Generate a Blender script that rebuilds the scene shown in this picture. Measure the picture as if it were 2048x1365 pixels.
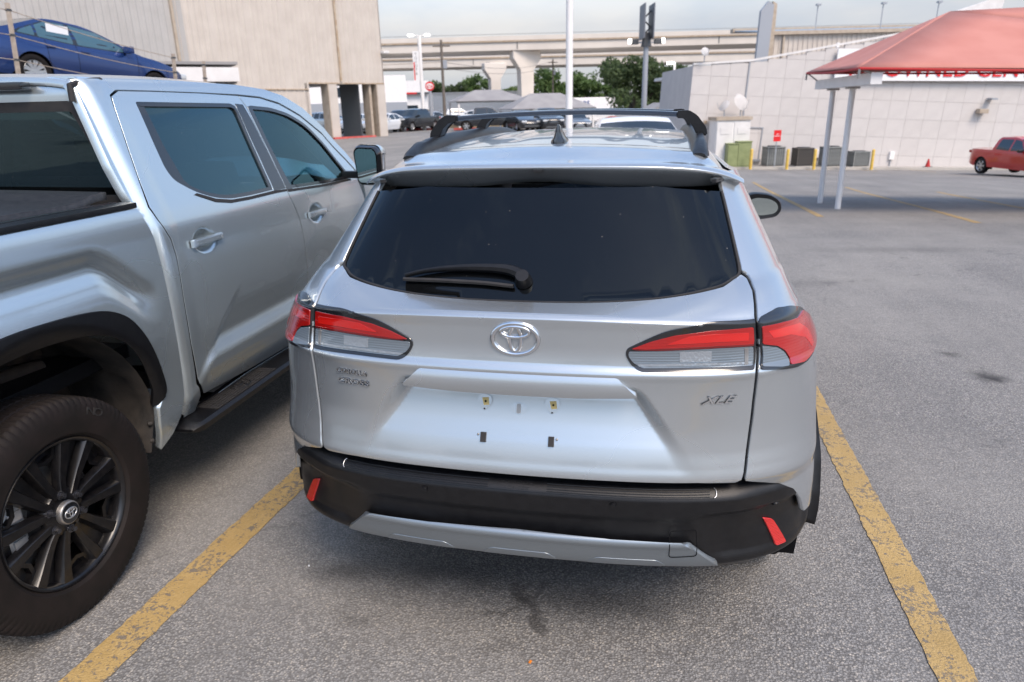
import bpy, bmesh, math, random
import numpy as np
from mathutils import Vector, Matrix, Euler
from mathutils.geometry import delaunay_2d_cdt
random.seed(7); RNG = np.random.default_rng(7)
SC = bpy.context.scene
for _o in list(bpy.data.objects): bpy.data.objects.remove(_o, do_unlink=True)
COL = SC.collection
PI = math.pi
R = math.radians

# ------------------------------------------------------------------ camera
CAM_POS = (0.360429, -1.806628, 1.745)
CAM_PITCH, CAM_YAW, CAM_ROLL, CAM_F = 0.325420, 0.205762, -0.0231277, 1389.41
def cam_axes():
    cp, sp = math.cos(CAM_PITCH), math.sin(CAM_PITCH); cy, sy = math.cos(CAM_YAW), math.sin(CAM_YAW)
    f = Vector((-sy*cp, cy*cp, -sp)); r = Vector((cy, sy, 0)); u = r.cross(f)
    cr, sr = math.cos(CAM_ROLL), math.sin(CAM_ROLL)
    return cr*r + sr*u, -sr*r + cr*u, f
cr_, cu_, cf_ = cam_axes()
cam = bpy.data.cameras.new('camera'); camo = bpy.data.objects.new('camera', cam); COL.objects.link(camo)
camo.matrix_world = Matrix(((cr_.x, cu_.x, -cf_.x, CAM_POS[0]), (cr_.y, cu_.y, -cf_.y, CAM_POS[1]), (cr_.z, cu_.z, -cf_.z, CAM_POS[2]), (0, 0, 0, 1)))
cam.sensor_fit = 'HORIZONTAL'; cam.sensor_width = 36; cam.lens = CAM_F/2048*36
cam.clip_start = 0.05; cam.clip_end = 6000
cam.dof.use_dof = True; cam.dof.focus_distance = 2.15; cam.dof.aperture_fstop = 4.5
SC.camera = camo

# ------------------------------------------------------------------ sky, sun, exposure
SUN_EL, SUN_AZ = 50.0, 140.0         # azimuth clockwise from +Y (the sun stands behind the camera to the right)
w = bpy.data.worlds.new('World'); SC.world = w; w.use_nodes = True
nt = w.node_tree; nt.nodes.clear()
def wn(t, **k):
    n = nt.nodes.new(t)
    for a, b in k.items(): setattr(n, a, b)
    return n
out = wn('ShaderNodeOutputWorld'); bg = wn('ShaderNodeBackground'); bg.inputs['Strength'].default_value = 0.135
sky = wn('ShaderNodeTexSky', sky_type='NISHITA'); sky.sun_disc = False
sky.sun_elevation = R(SUN_EL); sky.sun_rotation = R(SUN_AZ); sky.altitude = 200; sky.air_density = 1.1; sky.dust_density = 1.6; sky.ozone_density = 2.2
tc = wn('ShaderNodeTexCoord'); mp = wn('ShaderNodeMapping'); mp.inputs['Scale'].default_value = (1.0, 1.0, 3.2)
mp.inputs['Location'].default_value = (0.35, 0.1, 0.2)
nz = wn('ShaderNodeTexNoise'); nz.inputs['Scale'].default_value = 3.3; nz.inputs['Detail'].default_value = 8; nz.inputs['Roughness'].default_value = 0.55
rmp = wn('ShaderNodeValToRGB'); rmp.color_ramp.elements[0].position = 0.50; rmp.color_ramp.elements[1].position = 0.74
mixc = wn('ShaderNodeMix', data_type='RGBA')
# cloud brightness follows a second, softer noise: grey bellies and pale tops
nz2 = wn('ShaderNodeTexNoise'); nz2.inputs['Scale'].default_value = 4.0; nz2.inputs['Detail'].default_value = 6
cr2 = wn('ShaderNodeValToRGB')
cr2.color_ramp.elements[0].position = 0.32; cr2.color_ramp.elements[0].color = (4.3, 4.8, 5.6, 1)
cr2.color_ramp.elements[1].position = 0.68; cr2.color_ramp.elements[1].color = (6.5, 6.35, 6.3, 1)
fac = wn('ShaderNodeMath', operation='MULTIPLY'); fac.inputs[1].default_value = 0.85
# near the horizon the cloud sheet closes up
sep = wn('ShaderNodeSeparateXYZ'); hz = wn('ShaderNodeMapRange'); hz.inputs['From Min'].default_value = 0.10; hz.inputs['From Max'].default_value = 0.36
hz.inputs['To Min'].default_value = 0.97; hz.inputs['To Max'].default_value = 0.0
mx = wn('ShaderNodeMath', operation='MAXIMUM')
L = nt.links.new
L(tc.outputs['Generated'], mp.inputs['Vector']); L(mp.outputs[0], nz.inputs['Vector']); L(mp.outputs[0], nz2.inputs['Vector'])
L(nz.outputs['Fac'], rmp.inputs[0]); L(rmp.outputs['Color'], fac.inputs[0]); L(nz2.outputs['Fac'], cr2.inputs[0])
L(tc.outputs['Generated'], sep.inputs[0]); L(sep.outputs['Z'], hz.inputs['Value']); L(fac.outputs[0], mx.inputs[0]); L(hz.outputs[0], mx.inputs[1])
ov = wn('ShaderNodeMapRange'); ov.inputs['From Min'].default_value = 0.0; ov.inputs['From Max'].default_value = 0.9; ov.inputs['To Min'].default_value = 0.35; ov.inputs['To Max'].default_value = 1.0
sc_ = wn('ShaderNodeVectorMath', operation='SCALE'); L(sep.outputs['Z'], ov.inputs['Value']); L(cr2.outputs['Color'], sc_.inputs[0]); L(ov.outputs[0], sc_.inputs['Scale'])   # an overcast sky is brightest overhead
L(mx.outputs[0], mixc.inputs['Factor']); L(sky.outputs[0], mixc.inputs[6]); L(sc_.outputs[0], mixc.inputs[7])
L(mixc.outputs[2], bg.inputs['Color']); L(bg.outputs[0], out.inputs['Surface'])
sun = bpy.data.lights.new('sun', 'SUN'); sun.energy = 1.5; sun.angle = R(26); sun.color = (1.0, 0.84, 0.69)
suno = bpy.data.objects.new('sun', sun); COL.objects.link(suno)
sd = Vector((math.sin(R(SUN_AZ))*math.cos(R(SUN_EL)), math.cos(R(SUN_AZ))*math.cos(R(SUN_EL)), math.sin(R(SUN_EL))))
suno.rotation_euler = sd.to_track_quat('Z', 'Y').to_euler(); suno.location = sd*60
vs = SC.view_settings; vs.view_transform = 'Standard'; vs.look = 'None'; vs.exposure = 1.15; vs.gamma = 1; vs.use_curve_mapping = False

# ------------------------------------------------------------------ materials
def mat(name, col, rough=0.5, metal=0.0, coat=0.0, spec=0.5, coat_rough=0.03):
    m = bpy.data.materials.new(name); m.use_nodes = True
    b = m.node_tree.nodes['Principled BSDF']
    b.inputs['Base Color'].default_value = (*col, 1); b.inputs['Roughness'].default_value = rough; b.inputs['Metallic'].default_value = metal
    b.inputs['Coat Weight'].default_value = coat; b.inputs['Coat Roughness'].default_value = coat_rough
    b.inputs['Specular IOR Level'].default_value = spec
    return m
def bsdf(m): return m.node_tree.nodes['Principled BSDF']
def nd(m, t, **k):
    n = m.node_tree.nodes.new(t)
    for a, b in k.items():
        if a.startswith('i_'):
            n.inputs[a[2:].replace('_', ' ')].default_value = b
        else: setattr(n, a, b)
    return n
def lk(m, a, b): m.node_tree.links.new(a, b)
def coords(m, kind='Object', scale=(1, 1, 1), rot=(0, 0, 0)):
    t = nd(m, 'ShaderNodeTexCoord'); p = nd(m, 'ShaderNodeMapping'); p.inputs['Scale'].default_value = scale; p.inputs['Rotation'].default_value = rot
    lk(m, t.outputs[kind], p.inputs['Vector']); return p.outputs[0]
def world_pos(m, scale=(1, 1, 1)):
    g = nd(m, 'ShaderNodeNewGeometry'); p = nd(m, 'ShaderNodeMapping'); p.inputs['Scale'].default_value = scale
    lk(m, g.outputs['Position'], p.inputs['Vector']); return p.outputs[0]
def noise(m, vec, scale, detail=4, rough=0.5):
    n = nd(m, 'ShaderNodeTexNoise'); n.inputs['Scale'].default_value = scale; n.inputs['Detail'].default_value = detail; n.inputs['Roughness'].default_value = rough
    lk(m, vec, n.inputs['Vector']); return n.outputs['Fac']
def ramp(m, fac, stops):
    r = nd(m, 'ShaderNodeValToRGB'); e = r.color_ramp.elements
    while len(e) < len(stops): e.new(0.5)
    for i, (p, c) in enumerate(stops):
        e[i].position = p; e[i].color = (*c, 1) if len(c) == 3 else c
    lk(m, fac, r.inputs[0]); return r.outputs['Color']
def mixrgb(m, fac, a, b, blend='MIX'):
    n = nd(m, 'ShaderNodeMix', data_type='RGBA', blend_type=blend)
    for s, v in ((0, fac), (6, a), (7, b)):
        if hasattr(v, 'is_output'): lk(m, v, n.inputs[s])
        else: n.inputs[s].default_value = v if s == 0 else (*v, 1)
    return n.outputs[2]
def math_(m, op, a, b=0.0):
    n = nd(m, 'ShaderNodeMath', operation=op)
    for s, v in ((0, a), (1, b)):
        if hasattr(v, 'is_output'): lk(m, v, n.inputs[s])
        else: n.inputs[s].default_value = v
    return n.outputs[0]
def bump(m, height, strength=0.3, dist=0.01, target=None):
    b = nd(m, 'ShaderNodeBump'); b.inputs['Strength'].default_value = strength; b.inputs['Distance'].default_value = dist
    lk(m, height, b.inputs['Height']); lk(m, b.outputs[0], (target or bsdf(m)).inputs['Normal']); return b
def mottled(name, c1, c2, scale, rough=0.6, detail=5, bstr=0.0, bscale=60, **k):
    m = mat(name, c1, rough, **k); v = coords(m)
    lk(m, ramp(m, noise(m, v, scale, detail), [(0.35, c1), (0.65, c2)]), bsdf(m).inputs['Base Color'])
    if bstr: bump(m, noise(m, v, bscale, 3), bstr, 0.004)
    return m
def car_paint(name, c, metal=0.75, rough=0.3, dust=0.0):
    m = mat(name, c, rough, metal, 0.8)
    v = coords(m); b = bsdf(m)
    n2 = noise(m, v, 1.6, 2); f = n2
    hi = tuple(min(1, x*1.015) for x in c); lo = tuple(x*0.985 for x in c)
    c1 = ramp(m, f, [(0.3, lo), (0.7, hi)])
    if dust:
        c1 = mixrgb(m, math_(m, 'MULTIPLY', ramp(m, n2, [(0.45, (0, 0, 0)), (0.75, (1, 1, 1))]), dust), c1, (0.25, 0.22, 0.19))
    lk(m, c1, b.inputs['Base Color'])
    rr = nd(m, 'ShaderNodeMapRange'); rr.inputs['To Min'].default_value = rough*0.96; rr.inputs['To Max'].default_value = rough*1.06
    lk(m, n2, rr.inputs['Value']); lk(m, rr.outputs[0], b.inputs['Roughness'])
    b.inputs['Coat IOR'].default_value = 1.5
    return m
M = {}
M['silver'] = car_paint('silver paint', (0.50, 0.532, 0.548), 0.76, 0.27)
M['silver2'] = car_paint('silver paint dusty', (0.515, 0.58, 0.605), 0.76, 0.27, dust=0.0)
M['black_plastic'] = mottled('black textured plastic', (0.004, 0.004, 0.005), (0.007, 0.007, 0.008), 40, 0.40, spec=.40, bstr=0.15, bscale=900)
M['gloss_black'] = mat('gloss black', (0.012, 0.013, 0.015), 0.12, 0, 0.6)
M['rubber'] = mottled('rubber', (0.014, 0.013, 0.013), (0.022, 0.020, 0.019), 30, 0.7)
M['gap'] = mat('shut gap dark', (0.006, 0.006, 0.007), 0.8, spec=0.1)
M['tire'] = mottled('tyre rubber', (0.007, 0.005, 0.004), (0.012, 0.008, 0.007), 14, 0.75, spec=.3, bstr=0.1, bscale=300)
M['chrome'] = mat('chrome', (0.72, 0.73, 0.75), 0.10, 1.0)
M['wheel_black'] = mottled('black alloy', (0.004, 0.004, 0.005), (0.010, 0.009, 0.009), 50, 0.28, coat=0.2, spec=.4)
M['alloy'] = mat('silver alloy', (0.55, 0.56, 0.57), 0.3, 0.8)
M['steel'] = mottled('dull steel', (0.28, 0.27, 0.26), (0.40, 0.38, 0.36), 30, 0.4, metal=0.8)
M['rust'] = mottled('rusty chassis', (0.016, 0.012, 0.010), (0.055, 0.038, 0.027), 14, 0.8, bstr=0.3, bscale=80)
M['dirty_liner'] = mottled('dirty wheel liner', (0.010, 0.010, 0.010), (0.045, 0.038, 0.032), 9, 0.75, bstr=0.25, bscale=60)
M['interior'] = mat('dark interior', (0.02, 0.02, 0.022), 0.7)
M['red_lens'] = mat('red lens', (0.33, 0.005, 0.004), 0.08, 0, 1.0)
M['red_dark'] = mat('dark red lens', (0.13, 0.003, 0.003), 0.12, 0, 1.0)
M['reflector'] = mat('red reflector', (0.50, 0.010, 0.006), 0.3, 0, 0.7)
M['clear_lens'] = mat('clear lens', (0.16, 0.19, 0.215), 0.22, 0.30, 1.0)
M['skid'] = mat('silver trim', (0.30, 0.335, 0.36), 0.36, 0.75)
M['yellow_tape'] = mat('yellow primer patch', (0.55, 0.42, 0.16), 0.6)
def lens_lines(m, sc, ax=2, s=0.35):
    wv = nd(m, 'ShaderNodeTexWave', wave_type='BANDS', bands_direction='XYZ'[ax]); wv.inputs['Scale'].default_value = sc
    lk(m, coords(m), wv.inputs['Vector']); bump(m, wv.outputs['Fac'], s, 0.003)
lens_lines(M['red_lens'], 40, 2, .07); lens_lines(M['clear_lens'], 45, 2, .16); lens_lines(M['reflector'], 60, 2, .4)
def dark_glass(name, tint, transp, dirt=0.0, refl=1.0, rcol=(1, 1, 1)):
    """tinted car glass: a coat of reflection over a dark see-through tint"""
    m = bpy.data.materials.new(name); m.use_nodes = True; t = m.node_tree; t.nodes.clear()
    o = nd(m, 'ShaderNodeOutputMaterial'); tr = nd(m, 'ShaderNodeBsdfTransparent'); tr.inputs[0].default_value = (*tint, 1)
    gl = nd(m, 'ShaderNodeBsdfGlossy'); gl.inputs['Roughness'].default_value = 0.02; gl.inputs[0].default_value = (*rcol, 1)
    fr = nd(m, 'ShaderNodeFresnel'); fr.inputs[0].default_value = 1.52
    df = nd(m, 'ShaderNodeBsdfDiffuse'); df.inputs[0].default_value = (0.004, 0.005, 0.006, 1)
    m1 = nd(m, 'ShaderNodeMixShader'); m1.inputs[0].default_value = transp; lk(m, df.outputs[0], m1.inputs[1]); lk(m, tr.outputs[0], m1.inputs[2])
    m2 = nd(m, 'ShaderNodeMixShader'); lk(m, math_(m, 'MINIMUM', math_(m, 'MULTIPLY', fr.outputs[0], refl), 1.0), m2.inputs[0]); lk(m, m1.outputs[0], m2.inputs[1]); lk(m, gl.outputs[0], m2.inputs[2])
    fin = m2.outputs[0]
    if dirt:
        v = coords(m); vo = nd(m, 'ShaderNodeTexVoronoi'); vo.inputs['Scale'].default_value = 42; lk(m, v, vo.inputs['Vector'])
        gate = math_(m, 'GREATER_THAN', noise(m, v, 7, 2), 0.46)
        spot = math_(m, 'MULTIPLY', math_(m, 'LESS_THAN', vo.outputs['Distance'], 0.05), gate)
        rnd = nd(m, 'ShaderNodeSeparateColor'); lk(m, vo.outputs['Color'], rnd.inputs[0])
        spot = math_(m, 'MULTIPLY', spot, math_(m, 'GREATER_THAN', rnd.outputs[0], 0.60))
        d2 = nd(m, 'ShaderNodeBsdfDiffuse'); d2.inputs[0].default_value = (0.5, 0.45, 0.40, 1)
        film = math_(m, 'MULTIPLY', noise(m, v, 5, 5), 0.006)
        m3 = nd(m, 'ShaderNodeMixShader'); lk(m, math_(m, 'MAXIMUM', math_(m, 'MULTIPLY', spot, dirt), film), m3.inputs[0]); lk(m, fin, m3.inputs[1]); lk(m, d2.outputs[0], m3.inputs[2]); fin = m3.outputs[0]
    lk(m, fin, o.inputs['Surface']); return m
M['privacy_glass'] = dark_glass('privacy glass', (0.05, 0.06, 0.07), 0.5, dirt=0.75, refl=.7, rcol=(.80, .92, 1.0))
M['tint_glass'] = dark_glass('tinted glass', (0.10, 0.13, 0.14), 0.8, dirt=0.3, refl=1.9, rcol=(.62, .95, 1.0))
M['front_glass'] = dark_glass('front glass', (0.62, 0.74, 0.72), 1.0, refl=1.3, rcol=(.62, .95, 1.0))
M['mirror_glass'] = mat('mirror glass', (0.50, 0.56, 0.54), 0.03, 1.0)

# ------------------------------------------------------------------ object helpers
def link(o, parent=None):
    COL.objects.link(o)
    if parent is not None: o.parent = parent
    return o
def tag(o, label, cat, group=None):
    o['label'] = label; o['category'] = cat
    if group: o['group'] = group
    return o
def thing(name, label, cat, loc=(0, 0, 0), rz=0.0, group=None):
    o = bpy.data.objects.new(name, None); o.empty_display_size = 0.2; link(o); o.location = loc; o.rotation_euler = (0, 0, rz)
    return tag(o, label, cat, group)
def structure(o): o['kind'] = 'structure'; return o
def mesh_obj(name, verts, faces, m, parent=None, smooth=False, auto=None):
    me = bpy.data.meshes.new(name); me.from_pydata([tuple(map(float, v)) for v in verts], [], [tuple(f) for f in faces]); me.materials.append(m)
    if smooth: me.polygons.foreach_set('use_smooth', [True]*len(me.polygons))
    me.validate(); me.update()
    if auto is not None: me.set_sharp_from_angle(angle=R(auto))
    return link(bpy.data.objects.new(name, me), parent)
def bm_obj(name, bm, m, parent=None, auto=None, mats=None):
    me = bpy.data.meshes.new(name); bmesh.ops.recalc_face_normals(bm, faces=bm.faces[:]); bm.to_mesh(me); bm.free()
    for x in (mats or [m]): me.materials.append(x)
    if auto is not None:
        me.polygons.foreach_set('use_smooth', [True]*len(me.polygons)); me.set_sharp_from_angle(angle=R(auto))
    return link(bpy.data.objects.new(name, me), parent)
def add_box(bm, c, s, rz=0.0, bevel=0.0, rot=None, mi=0):
    """box centred on c with full sizes s"""
    mtx = Matrix.Translation(c) @ (rot.to_4x4() if rot is not None else Matrix.Rotation(rz, 4, 'Z')) @ Matrix.Diagonal((s[0], s[1], s[2], 1))
    r = bmesh.ops.create_cube(bm, size=1, matrix=mtx)
    vs_ = r['verts']; es = {e for v in vs_ for e in v.link_edges}
    fs = {f for v in vs_ for f in v.link_faces}
    for f in fs: f.material_index = mi
    if bevel: bmesh.ops.bevel(bm, geom=list(es), offset=bevel, segments=2, affect='EDGES', profile=0.7)
def add_cyl(bm, a, b, r1, r2=None, seg=16, cap=True, mi=0):
    a, b = Vector(a), Vector(b); d = b - a; r2 = r1 if r2 is None else r2
    q = d.to_track_quat('Z', 'Y').to_matrix().to_4x4()
    r = bmesh.ops.create_cone(bm, cap_ends=cap, segments=seg, radius1=r1, radius2=r2, depth=d.length, matrix=Matrix.Translation((a+b)/2) @ q)
    for f in {f for v in r['verts'] for f in v.link_faces}: f.material_index = mi
def add_tube(bm, pts, rad, seg=8, closed=False):
    pts = [Vector(p) for p in pts]; n = len(pts); rings = []
    prev = None
    for i, p in enumerate(pts):
        t = (pts[(i+1) % n] - pts[i-1]) if closed else (pts[min(i+1, n-1)] - pts[max(i-1, 0)])
        t.normalize()
        if prev is None:
            prev = t.orthogonal().normalized()
        nrm = (prev - t*prev.dot(t)).normalized(); prev = nrm; bn = t.cross(nrm)
        rr = rad[i] if hasattr(rad, '__len__') else rad
        rings.append([bm.verts.new(p + rr*(math.cos(2*PI*k/seg)*nrm + math.sin(2*PI*k/seg)*bn)) for k in range(seg)])
    for i in range(n if closed else n-1):
        A, B = rings[i], rings[(i+1) % n]
        for k in range(seg): bm.faces.new((A[k], A[(k+1) % seg], B[(k+1) % seg], B[k]))
    if not closed:
        bm.faces.new(rings[0][::-1]); bm.faces.new(rings[-1])
def add_prism(bm, poly, z0, z1, xf=None):
    """extrude a 2D polygon between two heights; xf maps (x,y,z) to a point"""
    xf = xf or (lambda x, y, z: (x, y, z))
    a = [bm.verts.new(xf(x, y, z0)) for x, y in poly]; b = [bm.verts.new(xf(x, y, z1)) for x, y in poly]
    n = len(poly); bm.faces.new(a[::-1]); bm.faces.new(b)
    for i in range(n): bm.faces.new((a[i], a[(i+1) % n], b[(i+1) % n], b[i]))
def lathe(bm, prof, seg=48, axis='X', mi=0):
    """prof: list of (axial, radius)"""
    rings = []
    for a, r in prof:
        ring = []
        for k in range(seg):
            t = 2*PI*k/seg
            ring.append(bm.verts.new((a, r*math.cos(t), r*math.sin(t)) if axis == 'X' else (r*math.cos(t), r*math.sin(t), a)))
        rings.append(ring)
    for A, B in zip(rings, rings[1:]):
        for k in range(seg):
            f = bm.faces.new((A[k], A[(k+1) % seg], B[(k+1) % seg], B[k])); f.material_index = mi
    return rings
def text_mesh(name, body, size, m, parent=None, mtx=None, depth=0.002, shear=0.0, xscale=1.0, align='CENTER', bevel=0.0, spacing=1.0, offset=0.0):
    cu = bpy.data.curves.new(name, 'FONT'); cu.body = body; cu.size = size; cu.extrude = depth; cu.shear = shear; cu.align_x = align; cu.align_y = 'CENTER'
    cu.bevel_depth = bevel; cu.offset = offset; cu.resolution_u = 3; cu.space_character = spacing
    t = bpy.data.objects.new(name, cu); COL.objects.link(t)
    dg = bpy.context.evaluated_depsgraph_get(); me = bpy.data.meshes.new_from_object(t.evaluated_get(dg))
    bpy.data.objects.remove(t); bpy.data.curves.remove(cu)
    me.name = name; me.materials.clear(); me.materials.append(m)
    me.transform((mtx or Matrix()) @ Matrix.Diagonal((xscale, 1, 1, 1)))
    return link(bpy.data.objects.new(name, me), parent)
def frame_from(p, n, up=(0, 0, 1)):
    """matrix whose local Z is n, local Y as near to up as can be"""
    z = Vector(n).normalized(); x = Vector(up).cross(z).normalized(); y = z.cross(x)
    return Matrix(((x.x, y.x, z.x, p[0]), (x.y, y.y, z.y, p[1]), (x.z, y.z, z.z, p[2]), (0, 0, 0, 1)))
def copy_tree(o, parent=None):
    c = o.copy(); COL.objects.link(c)
    if parent is not None: c.parent = parent
    for ch in list(o.children): copy_tree(ch, c)
    return c
def smooth01(x, a, b):
    t = np.clip((np.asarray(x, float)-a)/(b-a), 0, 1); return t*t*(3-2*t)
def pchip(xs, ys):
    """smooth monotone curve through the given points"""
    xs = np.array(xs, float); ys = np.array(ys, float); h = np.diff(xs); d = np.diff(ys)/h
    m_ = np.zeros_like(xs)
    for i in range(1, len(xs)-1):
        if d[i-1]*d[i] > 0:
            w1, w2 = 2*h[i]+h[i-1], h[i]+2*h[i-1]; m_[i] = (w1+w2)/(w1/d[i-1]+w2/d[i])
    m_[0], m_[-1] = d[0], d[-1]
    def f(x):
        x = np.clip(np.asarray(x, float), xs[0], xs[-1]); i = np.clip(np.searchsorted(xs, x)-1, 0, len(h)-1)
        t = (x-xs[i])/h[i]; t2, t3 = t*t, t*t*t
        return (2*t3-3*t2+1)*ys[i] + (t3-2*t2+t)*h[i]*m_[i] + (-2*t3+3*t2)*ys[i+1] + (t3-t2)*h[i]*m_[i+1]
    return f
def inside(poly, P):
    x, y = P[:, 0], P[:, 1]; c = np.zeros(len(P), bool); n = len(poly)
    for i in range(n):
        x1, y1 = poly[i]; x2, y2 = poly[(i+1) % n]
        if y1 == y2: continue
        k = ((y1 > y) != (y2 > y)) & (x < (x2-x1)*(y-y1)/(y2-y1)+x1); c ^= k
    return c
def densify(poly, step):
    o = []; n = len(poly)
    for i in range(n):
        a, b = poly[i], poly[(i+1) % n]; k = max(1, int(math.ceil(np.linalg.norm(b-a)/step)))
        for j in range(k): o.append(a+(b-a)*j/k)
    return np.array(o)
def round_poly(poly, r, seg=5):
    """round the corners of a polygon (r one value or one per corner)"""
    o = []; n = len(poly); P = [np.array(p, float) for p in poly]
    for i in range(n):
        p, a, b = P[i], P[i-1], P[(i+1) % n]; ri = r[i] if hasattr(r, '__len__') else r
        if ri <= 0: o.append(p); continue
        u, v = a-p, b-p; lu, lv = np.linalg.norm(u), np.linalg.norm(v); d = min(ri, lu*.48, lv*.48)
        s, e = p+u/lu*d, p+v/lv*d
        for k in range(seg+1):
            t = k/seg; o.append((1-t)**2*s+2*t*(1-t)*p+t*t*e)
    return o
def spline_pts(pts, closed=False, k=6):
    """Catmull-Rom through points"""
    P = [np.array(p, float) for p in pts]; n = len(P); o = []
    for i in range(n if closed else n-1):
        p0 = P[i-1] if (closed or i > 0) else 2*P[0]-P[1]; p1 = P[i]; p2 = P[(i+1) % n]
        p3 = P[(i+2) % n] if (closed or i+2 < n) else 2*P[-1]-P[-2]
        for j in range(k):
            t = j/k; o.append(0.5*((2*p1)+(-p0+p2)*t+(2*p0-5*p1+4*p2-p3)*t*t+(-p0+3*p1-3*p2+p3)*t**3))
    if not closed: o.append(P[-1])
    return o
def surf_normal(S, U, V, e=1e-4):
    n = np.cross(S(U+e, V)-S(U-e, V), S(U, V+e)-S(U, V-e)); l = np.linalg.norm(n, axis=1, keepdims=True); return n/np.maximum(l, 1e-12)
def panel(name, poly, S, step, m, parent=None, rim=0.012, holes=(), out=None, lift=0.0, dark_edge=True):
    """a sheet cut from the surface S(u,v) along an outline, with its edge turned inwards; normals come from S"""
    st = np.array(step, float)
    loops = [densify(np.array(p, float)/st, 0.8) for p in [poly]+list(holes)]
    lo, hi = loops[0].min(0), loops[0].max(0)
    gx, gy = np.meshgrid(np.arange(lo[0], hi[0]+1), np.arange(lo[1], hi[1]+1)); G = np.stack([gx.ravel()+.37, gy.ravel()+.41], 1)
    G = G[inside(loops[0], G)]
    for h in loops[1:]: G = G[~inside(h, G)]
    B = np.concatenate(loops)
    keep = np.ones(len(G), bool)
    for i in range(0, len(G), 2000):
        d = ((G[i:i+2000, None, :]-B[None])**2).sum(2).min(1); keep[i:i+2000] = d > 0.2
    V2 = np.concatenate([B, G[keep]]); E = []; s = 0
    for l in loops:
        n = len(l); E += [(s+i, s+(i+1) % n) for i in range(n)]; s += n
    vo, _, fo, ov, _, _ = delaunay_2d_cdt([Vector(p) for p in V2], E, [], 0, 1e-7)
    vo = np.array([(p.x, p.y) for p in vo])
    F = np.array([f for f in fo if len(f) == 3]); cen = vo[F].mean(1)
    ok = inside(loops[0], cen)
    for h in loops[1:]: ok &= ~inside(h, cen)
    F = F[ok]
    U, V = vo[:, 0]*st[0], vo[:, 1]*st[1]
    X = S(U, V); N = surf_normal(S, U, V)
    if out is not None:
        sgn = np.sign((N*(np.array(out) if not callable(out) else out(X))).sum(1).mean()) or 1
        N = N*sgn
    X = X+N*lift
    fn = np.cross(X[F[:, 1]]-X[F[:, 0]], X[F[:, 2]]-X[F[:, 0]])
    flip = (fn*N[F].mean(1)).sum(1) < 0; F[flip] = F[flip][:, ::-1]
    verts = X.tolist(); norms = N.tolist(); faces = F.tolist(); nsm = len(faces)
    dark = []
    if rim:
        # boundary loops in output indices
        inv = {}
        for i, orig in enumerate(ov):
            for q in orig: inv.setdefault(q, i)
        s = 0
        for li, l in enumerate(loops):
            idx = [inv[s+i] for i in range(len(l))]; s += len(l); n = len(idx)
            P = X[idx]; NN = N[idx]; T = np.roll(P, -1, 0)-np.roll(P, 1, 0)
            side = np.cross(T, NN); side /= np.maximum(np.linalg.norm(side, axis=1, keepdims=True), 1e-12)
            ar = 0.5*np.sum(l[:, 0]*np.roll(l[:, 1], -1)-np.roll(l[:, 0], -1)*l[:, 1])
            # outward direction of the edge
            mid = vo[F].mean(1)
            test = P[0]+side[0]*1e-3
            b0 = len(verts)
            r1 = P; dk = dark_edge and rim >= .012 and m.name.startswith('silver paint'); r2 = P-NN*(.0025 if dk else rim)
            c_in = X[F].mean(1)
            sgn = 1.0
            k = np.argmin(((c_in-P[0])**2).sum(1))
            if np.dot(c_in[k]-P[0], side[0]) > 0: sgn = -1.0
            sn = side*sgn
            n1 = (NN*0.5+sn*0.5); n1 /= np.linalg.norm(n1, axis=1, keepdims=True)
            verts += r1.tolist()+r2.tolist(); norms += n1.tolist()+sn.tolist()
            for i in range(n):
                j = (i+1) % n; q = (b0+i, b0+j, b0+n+j, b0+n+i)
                a = np.array([verts[t] for t in q]); fnq = np.cross(a[1]-a[0], a[2]-a[0])
                faces.append(q if np.dot(fnq, sn[i]) >= 0 else q[::-1])
            if dk:                                        # deeper in, the edge is coloured dark for the shade of the shut line
                b1 = len(verts); verts += (P-NN*.0025).tolist()+(P-NN*rim).tolist(); norms += sn.tolist()*2
                for i in range(n):
                    j = (i+1) % n; q = (b1+i, b1+j, b1+n+j, b1+n+i); a = np.array([verts[t] for t in q]); fnq = np.cross(a[1]-a[0], a[2]-a[0])
                    dark.append(len(faces)); faces.append(q if np.dot(fnq, sn[i]) >= 0 else q[::-1])
    me = bpy.data.meshes.new(name); me.from_pydata(verts, [], faces); me.materials.append(m)
    if dark:
        me.materials.append(M['gap'])
        for i in dark: me.polygons[i].material_index = 1
    me.polygons.foreach_set('use_smooth', [True]*len(me.polygons)); me.update()
    me.normals_split_custom_set_from_vertices(norms)
    return link(bpy.data.objects.new(name, me), parent)
def sheet(name, us, vs, S, m, parent=None, out=None, closed_u=False):
    """regular grid of the surface S"""
    us = np.asarray(us, float); vs = np.asarray(vs, float); U, V = np.meshgrid(us, vs, indexing='ij'); X = S(U.ravel(), V.ravel())
    nu, nv = len(us), len(vs); F = [(i*nv+j, (i+1)*nv+j, (i+1)*nv+j+1, i*nv+j+1) for i in range(nu-1) for j in range(nv-1)]
    o = mesh_obj(name, X, F, m, parent, smooth=True)
    if out is not None:
        o.data.update(); c = np.zeros(3)
        for p in list(o.data.polygons)[::max(1, len(F)//50)]: c += np.array(p.normal)
        if np.dot(c, out) < 0: o.data.flip_normals()
    return o
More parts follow.
